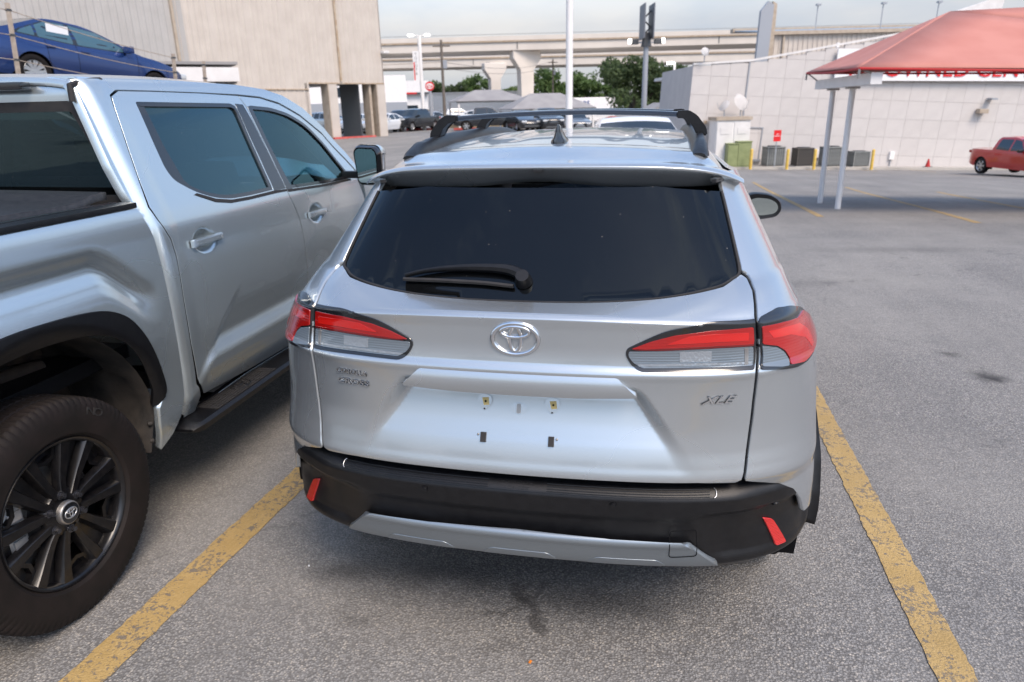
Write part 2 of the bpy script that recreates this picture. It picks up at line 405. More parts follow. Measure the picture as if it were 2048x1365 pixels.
# ------------------------------------------------------------------ body surfaces of the crossover (x across, y forward, z up; origin under its tail)
_th = np.linspace(0, PI/2, 6001)
_sx = np.sin(_th)**0.5; _sd = 1-np.maximum(np.cos(_th), 0)**0.5
_arc = np.concatenate([[0], np.cumsum(np.hypot(np.diff(_sx)*0.88, np.diff(_sd)*0.6))])
ARC_END = float(_arc[-1])
cw = pchip([.30, .40, .48, .60, .75, .90, 1.0, 1.08, 1.13, 1.17, 1.22, 1.28, 1.34, 1.40, 1.47, 1.53, 1.58],
           [.87, .903, .912, .910, .896, .884, .872, .856, .834, .808, .780, .752, .722, .692, .659, .628, .590])
def wrap(s, z, yc, bow=0.035):
    """plan curve round the tail: s is arc length from the centre line, positive to the right"""
    a = np.abs(s); k = np.minimum(a, ARC_END)
    X = np.interp(k, _arc, _sx); D = np.interp(k, _arc, _sd); W = cw(z)
    y = yc + bow*(X*W/.6)**2*0.8 + 0.6*D + np.maximum(a-ARC_END, 0)
    x = np.sign(s)*W*X
    return np.stack([x, y, z], -1)
y_outer = pchip([.690, .712, .740, .777, .824, .889, .983, 1.030, 1.048, 1.076, 1.123, 1.165, 1.205, 1.215],
                [-.040, -.052, -.066, -.058, -.047, -.041, -.044, -.049, -.053, -.040, -.034, -.035, -.040, -.036])
y_floor = pchip([.690, .712, .740, .777, .824, .85, .89, .95, .975, .99, 1.02], [-.040, -.052, -.066, -.056, -.040, -.029, -.013, .006, .012, .0, -.02])
def S_gate(s, v, flat=False):
    """tailgate, rear glass and the quarters beside them; v runs up the car"""
    s = np.asarray(s, float); v = np.asarray(v, float)
    X = np.interp(np.minimum(np.abs(s), ARC_END), _arc, _sx)*.85
    e = np.clip(X/.66, 0, 1)**2.5
    zc, zg = 1.212-.022*e, 1.222+.05*e
    t = smooth01(v, 1.21, 1.28)
    z = np.where(v < 1.21, v+(zc-1.21)*smooth01(v, 1.02, 1.21), np.where(v < 1.28, zc+(zg-zc)*(v-1.21)/.07, zg+(v-1.28)*(1.53-zg)/.30))
    yg = .058+(z-1.222)*.96
    yo = y_outer(np.minimum(v, 1.215))
    if not flat:
        zt = 1.0; half = .33+(.985-v)*.62       # recess for the number plate under the bar
        inn = 1-smooth01(np.abs(s), half-.018, half+.040)
        dep = (y_floor(np.minimum(v, 1.02))-yo)*smooth01(1.03-v, .012, .04)
        yo = yo+np.maximum(dep, -.01)*inn
    yc = np.where(v < 1.20, yo, yo+(yg-yo)*np.clip((v-1.20)/.08, 0, 1)**1.0)
    yc = np.where(v > 1.28, yg, yc)
    return wrap(s, z, yc)
def S_lamp(s, v): return S_gate(s, v, True)
y_bump = pchip([.36, .395, .43, .448, .52, .538, .548, .556, .60, .655, .672, .682, .70, .715, .73],
               [.060, .015, -.020, -.036, -.066, -.074, -.070, -.052, -.054, -.062, -.064, -.060, -.042, -.012, .03])
y_bplain = pchip([.33, .36, .395, .43, .47, .56, .60, .655, .672, .682, .70, .715, .73], [.11, .060, .020, -.02, -.044, -.052, -.056, -.062, -.064, -.060, -.042, -.012, .03])
def S_bump(s, v):
    s = np.asarray(s, float); v = np.asarray(v, float)
    a = np.abs(s); inn = 1-smooth01(a, .48, .60)
    y = y_bplain(v)
    # pocket round the reflector at each corner, its lower lip turned up
    pk = smooth01(a, .46, .60)*(1-smooth01(a, .88, .97))*smooth01(v, .425, .475)*(1-smooth01(v, .60, .635))
    y = y+.030*pk+.006*smooth01(.62-v, 0, .03)*smooth01(v, .45, .5)
    y = y+.013*smooth01(a, .60, .72)*smooth01(v, .47, .56)
    # side of the bumper falls away towards the wheel
    z = v-.0*a
    return wrap(s, z, y)
def S_skid(s, v): return wrap(np.asarray(s, float), np.asarray(v, float), y_bump(v))
zr = pchip([.30, .40, .60, .80, 1.2, 1.8, 2.3, 2.7, 3.0, 3.25], [1.578, 1.592, 1.604, 1.613, 1.629, 1.636, 1.622, 1.585, 1.53, 1.46])
def S_roof(x, y):
    x = np.asarray(x, float); y = np.asarray(y, float); a = np.abs(x)
    rib = -.0022*np.exp(-((a-.20)/.040)**2)-.0022*np.exp(-((a-.37)/.033)**2)
    rib = rib*smooth01(y, .86, 1.05)*(1-smooth01(y, 2.3, 2.7))
    step = .004*smooth01(y, .80, .74)*(a < 9)
    ditch = -.010*np.exp(-((a-.515)/.020)**2)*smooth01(y, .70, .80)
    z = zr(y)-.024*(a/.5)**2-.075*np.maximum(0, (a-.47)/.13)**2+rib+step+ditch
    return np.stack([x, y, z], -1)

# ------------------------------------------------------------------ body surfaces of the pickup (same axes as the site; its right flank faces us)
TX = -1.60
g_cab = pchip([.40, .50, .55, .60, .645, .674, .764, .80, .90, 1.0, 1.1, 1.18, 1.25, 1.30, 1.344, 1.45, 1.60, 1.80, 1.85, 1.885, 1.90],
              [.10, .050, .026, .010, -.004, -.008, .026, .022, .011, .007, .008, .012, .019, .027, .040, .078, .130, .198, .220, .246, .27])
g_plain = pchip([.40, .50, .58, .70, .85, 1.0, 1.1, 1.18, 1.25, 1.30, 1.344, 1.45, 1.60, 1.80, 1.85, 1.885, 1.90],
                [.075, .040, .022, .012, .008, .007, .008, .012, .019, .027, .040, .078, .130, .198, .220, .246, .27])
def S_cab(y, z):
    y = np.asarray(y, float); z = np.asarray(z, float)
    w_ = smooth01(y-(z-.674)*1.2, .80, .86)
    g = g_plain(z)+(g_cab(z)-g_plain(z))*w_
    # the rear corner of the cab turns in, and stands a little proud where it meets the bed
    c = np.clip((.735-y)/.075, 0, 1)
    g = g-.007*smooth01(y, .82, .735)+.040*np.maximum(0, c-.35)**2*2.0
    for yh, zh in ((.962, 1.207), (2.035, 1.172)):      # scooped cups behind the door handles
        g = g+.024*(1-smooth01(np.hypot((y-yh)/.092, (z-zh)/.062), .35, 1.0))
    # front of the greenhouse leans in with the windscreen
    g = g+.05*smooth01(y, 2.1, 3.1)*smooth01(z, 1.3, 1.6)
    return np.stack([TX-g, y, z], -1)
g_bed = pchip([.38, .45, .5, .7, .9, 1.1, 1.22, 1.28, 1.33, 1.385, 1.41, 1.425], [.07, .045, .034, .014, .006, .004, .004, .004, .008, .020, .034, .055])
g_band = pchip([-.45, -.28, -.17, -.10, -.040, .030, .055, .09], [0, -.014, -.010, .012, .034, .003, .0, 0])
def S_bed(y, z):
    y = np.asarray(y, float); z = np.asarray(z, float)
    yy = np.abs(y+.02)
    zb = 1.265-.17*smooth01(yy, .30, .60)
    w_ = 1-smooth01(yy, .46, .64)
    g = g_bed(z)+w_*g_band(z-zb)
    return np.stack([TX-g, y, z], -1)
# ================================================================== ground and the site grid
# the far site is laid out on the street grid, turned a little against the parking bays; (l, d) run across and along it
GY = CAM_YAW; GO = Vector((CAM_POS[0], CAM_POS[1], 0))
GR, GF = Vector((math.cos(GY), math.sin(GY), 0)), Vector((-math.sin(GY), math.cos(GY), 0))
def softplus(x, k): return k*np.logaddexp(0, np.asarray(x, float)/k)
def fall(l, d):
    """the lot falls away from the bays towards the long white building"""
    l = np.asarray(l, float); d = np.asarray(d, float)
    m_ = smooth01(l/np.maximum(d, .5), .02, .30)
    dd = np.minimum(d, 50.0)
    return -m_*(.052*softplus(dd-8, 1.2)+.026*softplus(np.minimum(l, 40)-3, 1.0)*smooth01(d, 6, 22))
def site(l, d, z=None, h=0.0):
    """a point of the site grid; z None means standing on the ground (plus h)"""
    p = GO+GR*l+GF*d; p.z = (float(fall(l, d)) if z is None else z)+h; return p
def grid_axis(near, far, n1, n2):
    a = np.linspace(0, near, n1); b = np.geomspace(near, far, n2)[1:]; return np.concatenate([a, b])
ga = grid_axis(60, 2600, 121, 22); gl_ = np.concatenate([-ga[:0:-1], ga]); gd_ = np.concatenate([-np.geomspace(8, 400, 14)[::-1], np.linspace(-7, 70, 155), np.geomspace(72, 2600, 24)])
LL, DD = np.meshgrid(gl_, gd_, indexing='ij'); ZZ = fall(LL, DD)
GP = np.stack([CAM_POS[0]+GR.x*LL+GF.x*DD, CAM_POS[1]+GR.y*LL+GF.y*DD, ZZ], -1).reshape(-1, 3)
n2 = len(gd_); F = [(i*n2+j, (i+1)*n2+j, (i+1)*n2+j+1, i*n2+j+1) for i in range(len(gl_)-1) for j in range(n2-1)]

def asphalt():
    m = mat('asphalt', (.10, .10, .10), .85); b = bsdf(m); v = world_pos(m)
    peb = nd(m, 'ShaderNodeTexVoronoi'); peb.inputs['Scale'].default_value = 120; lk(m, v, peb.inputs['Vector'])
    peb2 = nd(m, 'ShaderNodeTexVoronoi'); peb2.inputs['Scale'].default_value = 210; lk(m, v, peb2.inputs['Vector'])
    sc = nd(m, 'ShaderNodeSeparateColor'); lk(m, peb.outputs['Color'], sc.inputs[0])
    stone = ramp(m, sc.outputs[0], [(0.0, (.205, .204, .204)), (.45, (.288, .283, .276)), (.75, (.350, .341, .326)), (.93, (.42, .388, .340)), (1.0, (.53, .49, .44))])
    gapm = ramp(m, peb.outputs['Distance'], [(.34, (0, 0, 0)), (.66, (1, 1, 1))])
    c = mixrgb(m, gapm, stone, (.145, .140, .135))
    big = noise(m, v, .55, 5, .6); mid = noise(m, v, 2.6, 5, .6); fine = noise(m, v, 22, 3)
    c = mixrgb(m, math_(m, 'MULTIPLY', ramp(m, big, [(.38, (0, 0, 0)), (.66, (1, 1, 1))]), .55), c, (.325, .31, .285))
    c = mixrgb(m, math_(m, 'MULTIPLY', ramp(m, mid, [(.52, (0, 0, 0)), (.76, (1, 1, 1))]), .36), c, (.15, .148, .148))
    c = mixrgb(m, .35, c, ramp(m, fine, [(.3, (.62, .62, .62)), (.7, (1.0, 1.0, 1.0))]), 'MULTIPLY')
    # worn wheel tracks along the bays and slow drifts of tone
    trk = noise(m, world_pos(m, (1.5, .10, 1)), 1.0, 4, .6); wide = noise(m, v, .16, 4, .6)
    c = mixrgb(m, .42, c, ramp(m, trk, [(.32, (.72, .715, .71)), (.66, (1.10, 1.09, 1.07))]), 'MULTIPLY')
    c = mixrgb(m, .45, c, ramp(m, wide, [(.36, (.74, .73, .72)), (.64, (1.12, 1.09, 1.04))]), 'MULTIPLY')
    # oil spots, tar smears and shade painted dark on the ground under the bumper
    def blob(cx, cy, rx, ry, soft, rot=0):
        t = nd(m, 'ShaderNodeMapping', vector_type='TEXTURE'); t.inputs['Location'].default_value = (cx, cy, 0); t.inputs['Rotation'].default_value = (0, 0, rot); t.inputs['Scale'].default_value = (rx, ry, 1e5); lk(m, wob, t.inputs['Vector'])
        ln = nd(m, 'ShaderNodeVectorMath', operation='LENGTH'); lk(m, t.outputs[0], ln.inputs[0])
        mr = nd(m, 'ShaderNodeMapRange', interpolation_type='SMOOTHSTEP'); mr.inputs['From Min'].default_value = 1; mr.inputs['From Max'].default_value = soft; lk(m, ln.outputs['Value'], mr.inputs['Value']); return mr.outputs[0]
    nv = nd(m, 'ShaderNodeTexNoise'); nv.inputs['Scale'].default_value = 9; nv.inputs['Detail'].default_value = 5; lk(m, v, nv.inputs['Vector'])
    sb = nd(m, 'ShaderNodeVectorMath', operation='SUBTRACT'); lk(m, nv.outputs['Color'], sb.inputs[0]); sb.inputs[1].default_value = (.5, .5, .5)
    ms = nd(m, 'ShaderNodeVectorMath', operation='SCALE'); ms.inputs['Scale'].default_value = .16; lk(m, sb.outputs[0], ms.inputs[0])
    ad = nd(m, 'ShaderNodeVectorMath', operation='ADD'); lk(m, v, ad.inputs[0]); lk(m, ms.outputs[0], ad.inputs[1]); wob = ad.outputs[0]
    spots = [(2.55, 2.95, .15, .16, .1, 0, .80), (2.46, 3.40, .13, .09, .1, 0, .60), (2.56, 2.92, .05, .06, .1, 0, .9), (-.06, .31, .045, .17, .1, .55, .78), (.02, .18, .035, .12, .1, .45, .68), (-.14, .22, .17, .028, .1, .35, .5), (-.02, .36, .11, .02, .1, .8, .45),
             (-.80, .34, .22, .10, .0, .1, .55), (-.40, .42, .50, .15, .0, .05, .55), (.25, .34, .45, .13, .0, -.05, .45), (-.62, .10, .14, .06, .0, .2, .35), (-.10, .05, .16, .05, .0, .3, .30), (-2.4, .5, 1.0, 1.5, .2, 0, .35), (.06, 1.1, .8, 1.0, .3, 0, .5), (1.9, 5.5, .9, .25, .0, .3, .25), (3.4, 7.6, 1.6, .35, .0, .1, .3), (2.2, 1.2, .5, .12, .0, .6, .16)]  # wide patches at the bumper and under both vehicles darken the ground
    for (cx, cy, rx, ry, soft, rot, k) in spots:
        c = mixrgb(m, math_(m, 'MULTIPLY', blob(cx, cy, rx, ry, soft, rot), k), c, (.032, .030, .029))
    # hairline cracks
    cr = nd(m, 'ShaderNodeTexVoronoi', feature='DISTANCE_TO_EDGE'); cr.inputs['Scale'].default_value = .42; lk(m, wob, cr.inputs['Vector'])
    ck = math_(m, 'MULTIPLY', math_(m, 'LESS_THAN', cr.outputs['Distance'], .0035), math_(m, 'GREATER_THAN', mid, .52))
    c = mixrgb(m, math_(m, 'MULTIPLY', ck, .22), c, (.03, .03, .03))
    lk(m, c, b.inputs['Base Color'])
    hgt = math_(m, 'ADD', math_(m, 'MULTIPLY', peb.outputs['Distance'], -1.0), math_(m, 'MULTIPLY', peb2.outputs['Distance'], -.35))
    bump(m, hgt, .7, .005); return m
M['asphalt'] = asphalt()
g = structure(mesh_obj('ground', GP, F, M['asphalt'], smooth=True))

def line_paint(wear):
    m = mat('worn yellow paint', (.52, .35, .11), .7); b = bsdf(m); v = world_pos(m)
    n1 = noise(m, v, 26, 6, .7); n2_ = noise(m, v, 5, 4); n3 = noise(m, v, 140, 2)
    peb = nd(m, 'ShaderNodeTexVoronoi'); peb.inputs['Scale'].default_value = 120; lk(m, v, peb.inputs['Vector'])
    c = ramp(m, n2_, [(.3, (.36, .24, .085)), (.7, (.45, .31, .125))])
    c = mixrgb(m, ramp(m, n3, [(.5, (0, 0, 0)), (.75, (.5, .5, .5))]), c, (.52, .37, .17))
    chip = math_(m, 'GREATER_THAN', math_(m, 'ADD', n1, math_(m, 'MULTIPLY', math_(m, 'SUBTRACT', n2_, .5), .25)), wear)
    fine_ = math_(m, 'MULTIPLY', math_(m, 'GREATER_THAN', math_(m, 'ADD', noise(m, v, 75, 3, .7), math_(m, 'MULTIPLY', math_(m, 'SUBTRACT', n2_, .5), .5)), .60), .7)
    chip = math_(m, 'MAXIMUM', math_(m, 'MULTIPLY', chip, .85), fine_)
    c = mixrgb(m, chip, c, (.15, .135, .12)); c = mixrgb(m, .4, c, ramp(m, noise(m, v, 1.7, 5, .6), [(.35, (.75, .74, .72)), (.65, (1.06, 1.05, 1.03))]), 'MULTIPLY'); lk(m, c, b.inputs['Base Color'])
    h = math_(m, 'SUBTRACT', math_(m, 'MULTIPLY', peb.outputs['Distance'], -.5), math_(m, 'MULTIPLY', chip, .8)); bump(m, h, .8, .005); return m
M['line'] = line_paint(.585)
def stripe(name, p, q, w_, label, seg=None, parent=None, z=.004):
    """a painted line with slightly ragged edges that follows the ground"""
    p, q = Vector((p[0], p[1], 0)), Vector((q[0], q[1], 0)); d = (q-p); n = d.length; d.normalize(); s = Vector((-d.y, d.x, 0)); k = max(2, int(n/(seg or .03))); V = []
    for i in range(k+1):
        c = p+d*(n*i/k)
        for e in (-1, 1):
            r = c+s*e*(w_/2+random.uniform(-.004, .004)*(1 if n < 8 else .3)); rel = r-GO; V.append((r.x, r.y, float(fall(rel.dot(GR), rel.dot(GF)))+z))
    o = mesh_obj(name, V, [(2*i, 2*i+1, 2*i+3, 2*i+2) for i in range(k)], M['line']); return structure(o)
stripe('bay_line', (-1.27, 2.2), (-1.50, -2.2), .145, '')
stripe('bay_line', (1.372, 4.9), (1.352, -2.6), .125, '')
# ================================================================== the silver crossover in the middle
def outw(X): return np.stack([X[:, 0], X[:, 1]-1.6, (X[:, 2]-.9)*.6], 1)
def mir(p): return [(-a, b) for a, b in p][::-1]
def sym(half):                       # right half from the centre line round to the centre line
    return list(half)+[(-a, b) for a, b in half[::-1] if abs(a) > 1e-6]
def s_of(y, z, S=None):
    """arc length on the flank at a place y along the car and height z"""
    lo, hi = .45, 5.5
    for _ in range(45):
        m_ = (lo+hi)/2
        if S_flank(np.array([m_]), np.array([z]))[0, 1] < y: lo = m_
        else: hi = m_
    return (lo+hi)/2
arch_y, arch_z = .845, .345
def S_flank(s, v):
    X = S_lamp(s, v); a = np.abs(np.asarray(s, float)); sg = np.sign(s); y = X[:, 1]; z = X[:, 2]
    k = smooth01(y, .45, .75)
    fl = .016*np.exp(-((z-.72)/.16)**2)*(np.exp(-((y-.85)/.42)**2)+np.exp(-((y-3.5)/.42)**2))     # haunches
    dp = -.020*np.exp(-((z-.62)/.10)**2)*smooth01(y, 1.35, 1.7)*(1-smooth01(y, 2.8, 3.1))
    sh = .010*np.exp(-((z-1.02)/.045)**2)*smooth01(y, .6, 1.2)
    X[:, 0] += sg*k*(fl+dp+sh)
    # the nose closes in plan
    n = np.clip((y-3.75)/.70, 0, 1); X[:, 0] *= 1-.20*n**2.6
    # greenhouse narrows towards the front
    X[:, 0] -= sg*.035*smooth01(y, 1.6, 3.0)*smooth01(z, 1.15, 1.5)
    return X
CX = thing('silver_crossover', 'silver crossover seen from behind, parked in the middle with no licence plate', 'car')
P = M['silver']; BP = M['black_plastic']; GB = M['gloss_black']
def cpanel(name, poly, S, m, parent=CX, step=(.011, .011), **k): return panel(name, poly, S, step, m, parent, out=outw, **k)

# --- a dark shell just under the skin closes every gap
def inset(S, d):
    def f(u, v):
        X = S(u, v); C0 = np.array([0, 1.9, .8]); X = X.copy()
        X[:, 0] *= (1-d/.85); X[:, 1] += d*np.clip((1.2-X[:, 1])/1.0, 0, 1)*1.2; X[:, 2] -= d*.25*(X[:, 2] > .9)
        return X
    return f
sheet('inner_shell', np.linspace(-4.3, 4.3, 160), np.linspace(.44, 1.56, 40), inset(S_flank, .075), M['gap'], CX)

# --- tailgate
gh = [(0, .737), (.27, .738), (.50, .737), (.605, .730), (.622, .738), (.628, .760), (.636, .83), (.645, .905), (.651, .965), (.663, 1.057), (.684, 1.145), (.713, 1.213), (.729, 1.235), (.741, 1.256), (.738, 1.276), (.721, 1.286),
      (.70, 1.279), (.645, 1.272), (.55, 1.272), (.44, 1.2725), (.31, 1.2745), (.15, 1.276), (0, 1.2765)]
gate = cpanel('tailgate', sym(gh), S_gate, P, step=(.009, .007), rim=.02)
glh = [(.0, 1.281), (.15, 1.2805), (.31, 1.279), (.44, 1.277), (.55, 1.2765), (.645, 1.277), (.695, 1.283), (.716, 1.292), (.726, 1.31), (.736, 1.35), (.752, 1.42), (.775, 1.53), (.5, 1.56), (0, 1.56)]
glass = cpanel('rear_window', sym(glh), S_gate, M['privacy_glass'], step=(.02, .02), rim=.006, lift=-.004)
# black rubber line round the glass
rb = spline_pts([np.array(q) for q in glh[:12]], k=4); rb = [(-a, b) for a, b in rb[::-1]]+[tuple(q) for q in rb[1:]]
bm = bmesh.new(); pts = S_gate(np.array([q[0] for q in rb]), np.array([q[1] for q in rb])); add_tube(bm, pts-np.array([0, .0, .003]), .0045, 6)
bm_obj('window_seal', bm, M['rubber'], CX, 40)

# --- quarters, doors, wings of both flanks
edge = [(.733, 1.300), (.752, 1.282), (.754, 1.256), (.740, 1.233), (.725, 1.212), (.695, 1.143), (.673, 1.055), (.661, .965), (.655, .905), (.646, .83), (.638, .76), (.633, .735), (.69, .714), (.74, .692), (.80, .652), (.84, .602), (.87, .545)]
def arc_pts(cy, cz, r, a0, a1, n=14): return [(cy+r*math.cos(R(a0+(a1-a0)*i/n)), cz+r*math.sin(R(a0+(a1-a0)*i/n))) for i in range(n+1)]
def yz(pts): return [(s_of(y, z), z) for y, z in pts]
AR = .405
quarter = edge+yz([(.395, .505)]+arc_pts(arch_y, arch_z, AR, 158, 15)+[(1.245, .40), (1.33, .40), (1.36, .55), (1.47, .80), (1.50, 1.02), (1.44, 1.15), (1.25, 1.19), (1.06, 1.27), (1.0, 1.35), (1.08, 1.445), (1.3, 1.485), (2.5, 1.475), (2.5, 1.535), (1.2, 1.545)])+[(.80, 1.59), (.79, 1.56), (.765, 1.45), (.745, 1.36)]
rdoor = yz([(1.37, .42), (2.30, .42), (2.30, 1.115), (1.455, 1.125), (1.508, 1.02), (1.478, .80), (1.368, .55)])
fdoor = yz([(2.31, .42), (3.16, .42), (3.24, .75), (3.28, 1.02), (3.0, 1.09), (2.31, 1.115)])
wing = yz([(3.25, .75), (3.17, .42)]+arc_pts(3.49, arch_z, AR, 168, 12)+[(4.02, .45), (4.30, .50), (4.35, .72), (4.30, .84), (3.9, .965), (3.45, 1.03), (3.29, 1.03)])
sglass = yz([(1.05, 1.345), (1.10, 1.275), (1.27, 1.20), (1.45, 1.155), (2.31, 1.122), (2.98, 1.097), (2.75, 1.25), (2.45, 1.465), (1.3, 1.477), (1.10, 1.436)])
for sd_, f in ((1, lambda p: p), (-1, mir)):
    cpanel('rear_quarter_panel', f(quarter), S_flank, P, step=(.016, .012), rim=.015, lift=.002, dark_edge=False)
    cpanel('rear_door', f(rdoor), S_flank, P, step=(.04, .03)); cpanel('front_door', f(fdoor), S_flank, P, step=(.04, .03)); cpanel('front_wing', f(wing), S_flank, P, step=(.04, .03))
    cpanel('side_window', f(sglass), S_flank, M['privacy_glass'], step=(.05, .04), lift=-.006)
    # black plastic cladding round the arches and along the sill
    for cy in (arch_y, 3.49):
        cl = yz(arc_pts(cy, arch_z, .515, 172, 10)+arc_pts(cy, arch_z, .385, 10, 172))
        cpanel('arch_cladding', f(cl), S_flank, BP, step=(.02, .02), lift=.030, rim=.06)
    cpanel('sill_cladding', f(yz([(1.25, .33), (3.06, .33), (3.05, .45), (1.26, .45)])), S_flank, BP, step=(.05, .03), lift=.012, rim=.04)
    # wheel wells
    for cy in (arch_y, 3.49):
        bm = bmesh.new(); rg = []
        for x in (.90, .52):
            rg.append([bm.verts.new((sd_*x, cy+.41*math.cos(R(a)), arch_z+.41*math.sin(R(a)))) for a in range(-20, 201, 10)])
        for i in range(len(rg[0])-1): bm.faces.new((rg[0][i], rg[0][i+1], rg[1][i+1], rg[1][i]))
        bm.faces.new(rg[1]); bm_obj('wheel_well', bm, M['gap'], CX)

# --- roof
re_ = [(.598, .66), (.598, 2.55), (.57, 2.85), (.45, 3.03), (.2, 3.10), (0, 3.12)]
roof = panel('roof', [(a, b) for a, b in re_]+[(-a, b) for a, b in re_[::-1]]+[(-.598, .66), (-.60, .60), (0, .60), (.60, .60)], S_roof, (.012, .02), P, CX, out=(0, 0, 1), rim=.03, dark_edge=False)
# --- spoiler: a lip that grows out of the roof over the glass
def spoiler_curve(x):
    a = abs(x)/.632; e = a**3
    yt, zt = .372+.05*a*a+.10*a**6, 1.570-.012*a*a-.052*a**7
    w_ = .5+.5*math.cos(min(1, abs(x)/.24)*PI)
    hl = (.060-.014*w_)*(1-a**7)+.004
    return yt, zt, hl
prof = []
xs = np.linspace(-.632, .632, 90)
rows = []
for x in xs:
    yt, zt, hl = spoiler_curve(x); a = abs(x)/.632; c = max(0.0, 1-a**10)
    yj = .67; xr = max(-.598, min(.598, x)); zj = float(S_roof(np.array([xr]), np.array([yj]))[0, 2])-.01*(abs(x) > .598)
    ctl = [(yj, zj+.0005), (yj-.06, float(S_roof(np.array([xr]), np.array([yj-.06]))[0, 2])+.004), ((yt+.09), zt+.014-.012*a**4), (yt+.03, zt+.006), (yt+.008, zt+.001), (yt+.001, zt-.008), (yt+.022, zt-hl*.6), (yt+.045, zt-hl), (yt+.06, zt-hl-.004), (yt+.12, zt-hl-.002), (yt+.20, zt-hl+.004)]
    rows.append([(x, float(q[0]), float(q[1])) for q in spline_pts(ctl, k=5)])
nr = len(rows[0]); V = [p for r in rows for p in r]; F = [(i*nr+j, (i+1)*nr+j, (i+1)*nr+j+1, i*nr+j+1) for i in range(len(rows)-1) for j in range(nr-1)]
sp = mesh_obj('spoiler', V, F, P, CX, smooth=True)
bm = bmesh.new(); add_box(bm, (.0, .378, 1.556), (.030, .02, .012), bevel=.004); bm_obj('washer_nozzle', bm, GB, CX, 40)
bm = bmesh.new(); add_box(bm, (.0, .47, 1.513), (.30, .04, .010), bevel=.003); bm_obj('high_brake_light', bm, GB, CX, 40)
# small black end caps where the spoiler meets the pillars
for sx in (1, -1):
    bm = bmesh.new(); p = S_flank(np.array([sx*.80]), np.array([1.575]))[0]; add_box(bm, (p[0]*.985, p[1]-.035, p[2]-.006), (.02, .09, .014), rz=-sx*.4, bevel=.004); bm_obj('spoiler_gap_filler', bm, GB, CX, 40)

# --- tail lamps
M['red_inner'] = mat('bright red guide', (.52, .009, .006), .10, 0, 1.0); M['bowl'] = mat('reflector bowl', (.33, .36, .39), .2, .5, 1.0)
wv_ = nd(M['bowl'], 'ShaderNodeTexVoronoi'); wv_.inputs['Scale'].default_value = 130; lk(M['bowl'], coords(M['bowl']), wv_.inputs['Vector']); bump(M['bowl'], wv_.outputs['Distance'], .22, .003)
bez = [(.311, 1.107), (.318, 1.124), (.383, 1.155), (.45, 1.182), (.57, 1.206), (.709, 1.209), (.680, 1.14), (.659, 1.060), (.50, 1.064), (.347, 1.062), (.322, 1.080)]
inred = [(.330, 1.1245), (.388, 1.147), (.46, 1.167), (.566, 1.184), (.694, 1.192), (.672, 1.137), (.577, 1.136), (.50, 1.131), (.41, 1.125)]
inclr = [(.322, 1.117), (.41, 1.121), (.50, 1.1265), (.576, 1.130), (.668, 1.131), (.654, 1.071), (.50, 1.074), (.354, 1.071), (.329, 1.087), (.319, 1.104)]
outer = [(.722, 1.209), (.80, 1.219), (.875, 1.212), (.944, 1.197), (.992, 1.158), (1.0, 1.12), (.975, 1.083), (.90, 1.057), (.85, 1.049), (.80, 1.046), (.74, 1.050), (.675, 1.058), (.694, 1.14)]
outred = [(.719, 1.191), (.80, 1.188), (.872, 1.181), (.938, 1.186), (.985, 1.155), (.992, 1.12), (.968, 1.083), (.895, 1.062), (.83, 1.052), (.772, 1.056), (.772, 1.075), (.760, 1.102), (.739, 1.123), (.696, 1.137)]
outclr = [(.694, 1.132), (.736, 1.118), (.755, 1.098), (.766, 1.074), (.766, 1.055), (.74, 1.056), (.680, 1.064)]
for f in (lambda p: p, mir):
    h = cpanel('tail_lamp', f(round_poly(bez, [.012, .02, .03, .03, .03, .004, .01, .004, .03, .02, .02])), S_lamp, GB, step=(.012, .008), lift=.004, rim=.02)
    cpanel('red_lens', f(round_poly(inred, .006)), S_lamp, M['red_lens'], h, step=(.012, .008), lift=.0065, rim=.004)
    cpanel('clear_lens', f(round_poly(inclr, .006)), S_lamp, M['clear_lens'], h, step=(.012, .008), lift=.0065, rim=.004)
    h = cpanel('tail_lamp', f(round_poly(outer, .012)), S_lamp, GB, step=(.012, .008), lift=.008, rim=.03)
    cpanel('red_lens', f(round_poly(outred, .006)), S_lamp, M['red_lens'], h, step=(.012, .008), lift=.012, rim=.005)
    cpanel('clear_lens', f(round_poly(outclr, .006)), S_lamp, M['clear_lens'], h, step=(.012, .008), lift=.0115, rim=.005)

# inside the lamps: a dark strip between red and clear, a ribbed reflector bowl, thin dividers
for f in (lambda p: p, mir):
    cpanel('lamp_strip', f([(.335, 1.1215), (.41, 1.1225), (.50, 1.128), (.577, 1.132), (.670, 1.1335), (.672, 1.139), (.577, 1.138), (.50, 1.134), (.41, 1.1285)]), S_lamp, M['red_dark'], CX, step=(.012, .006), lift=.0078, rim=.002)
    cpanel('light_guide', f([(.43, 1.1405), (.50, 1.145), (.577, 1.150), (.66, 1.151), (.672, 1.176), (.577, 1.175), (.50, 1.166)]), S_lamp, M['red_inner'], CX, step=(.012, .006), lift=.0078, rim=.002)
    cpanel('reflector_bowl', f([(.455, 1.089), (.54, 1.090), (.548, 1.122), (.46, 1.119)]), S_lamp, M['bowl'], CX, step=(.012, .006), lift=.0078, rim=.002)
    cpanel('lens_rib', f([(.345, 1.0765), (.50, 1.080), (.652, 1.078), (.652, 1.084), (.50, 1.086), (.340, 1.0825)]), S_lamp, M['bowl'], CX, step=(.012, .006), lift=.0078, rim=.002)
    cpanel('lens_rib', f([(.630, 1.076), (.640, 1.076), (.652, 1.128), (.641, 1.128)]), S_lamp, M['steel'], CX, step=(.012, .006), lift=.0079, rim=.002)
    cpanel('light_guide', f([(.735, 1.150), (.80, 1.146), (.86, 1.118), (.885, 1.080), (.905, 1.085), (.90, 1.13), (.86, 1.166), (.80, 1.172), (.728, 1.174)]), S_lamp, M['red_inner'], CX, step=(.012, .006), lift=.0128, rim=.002)
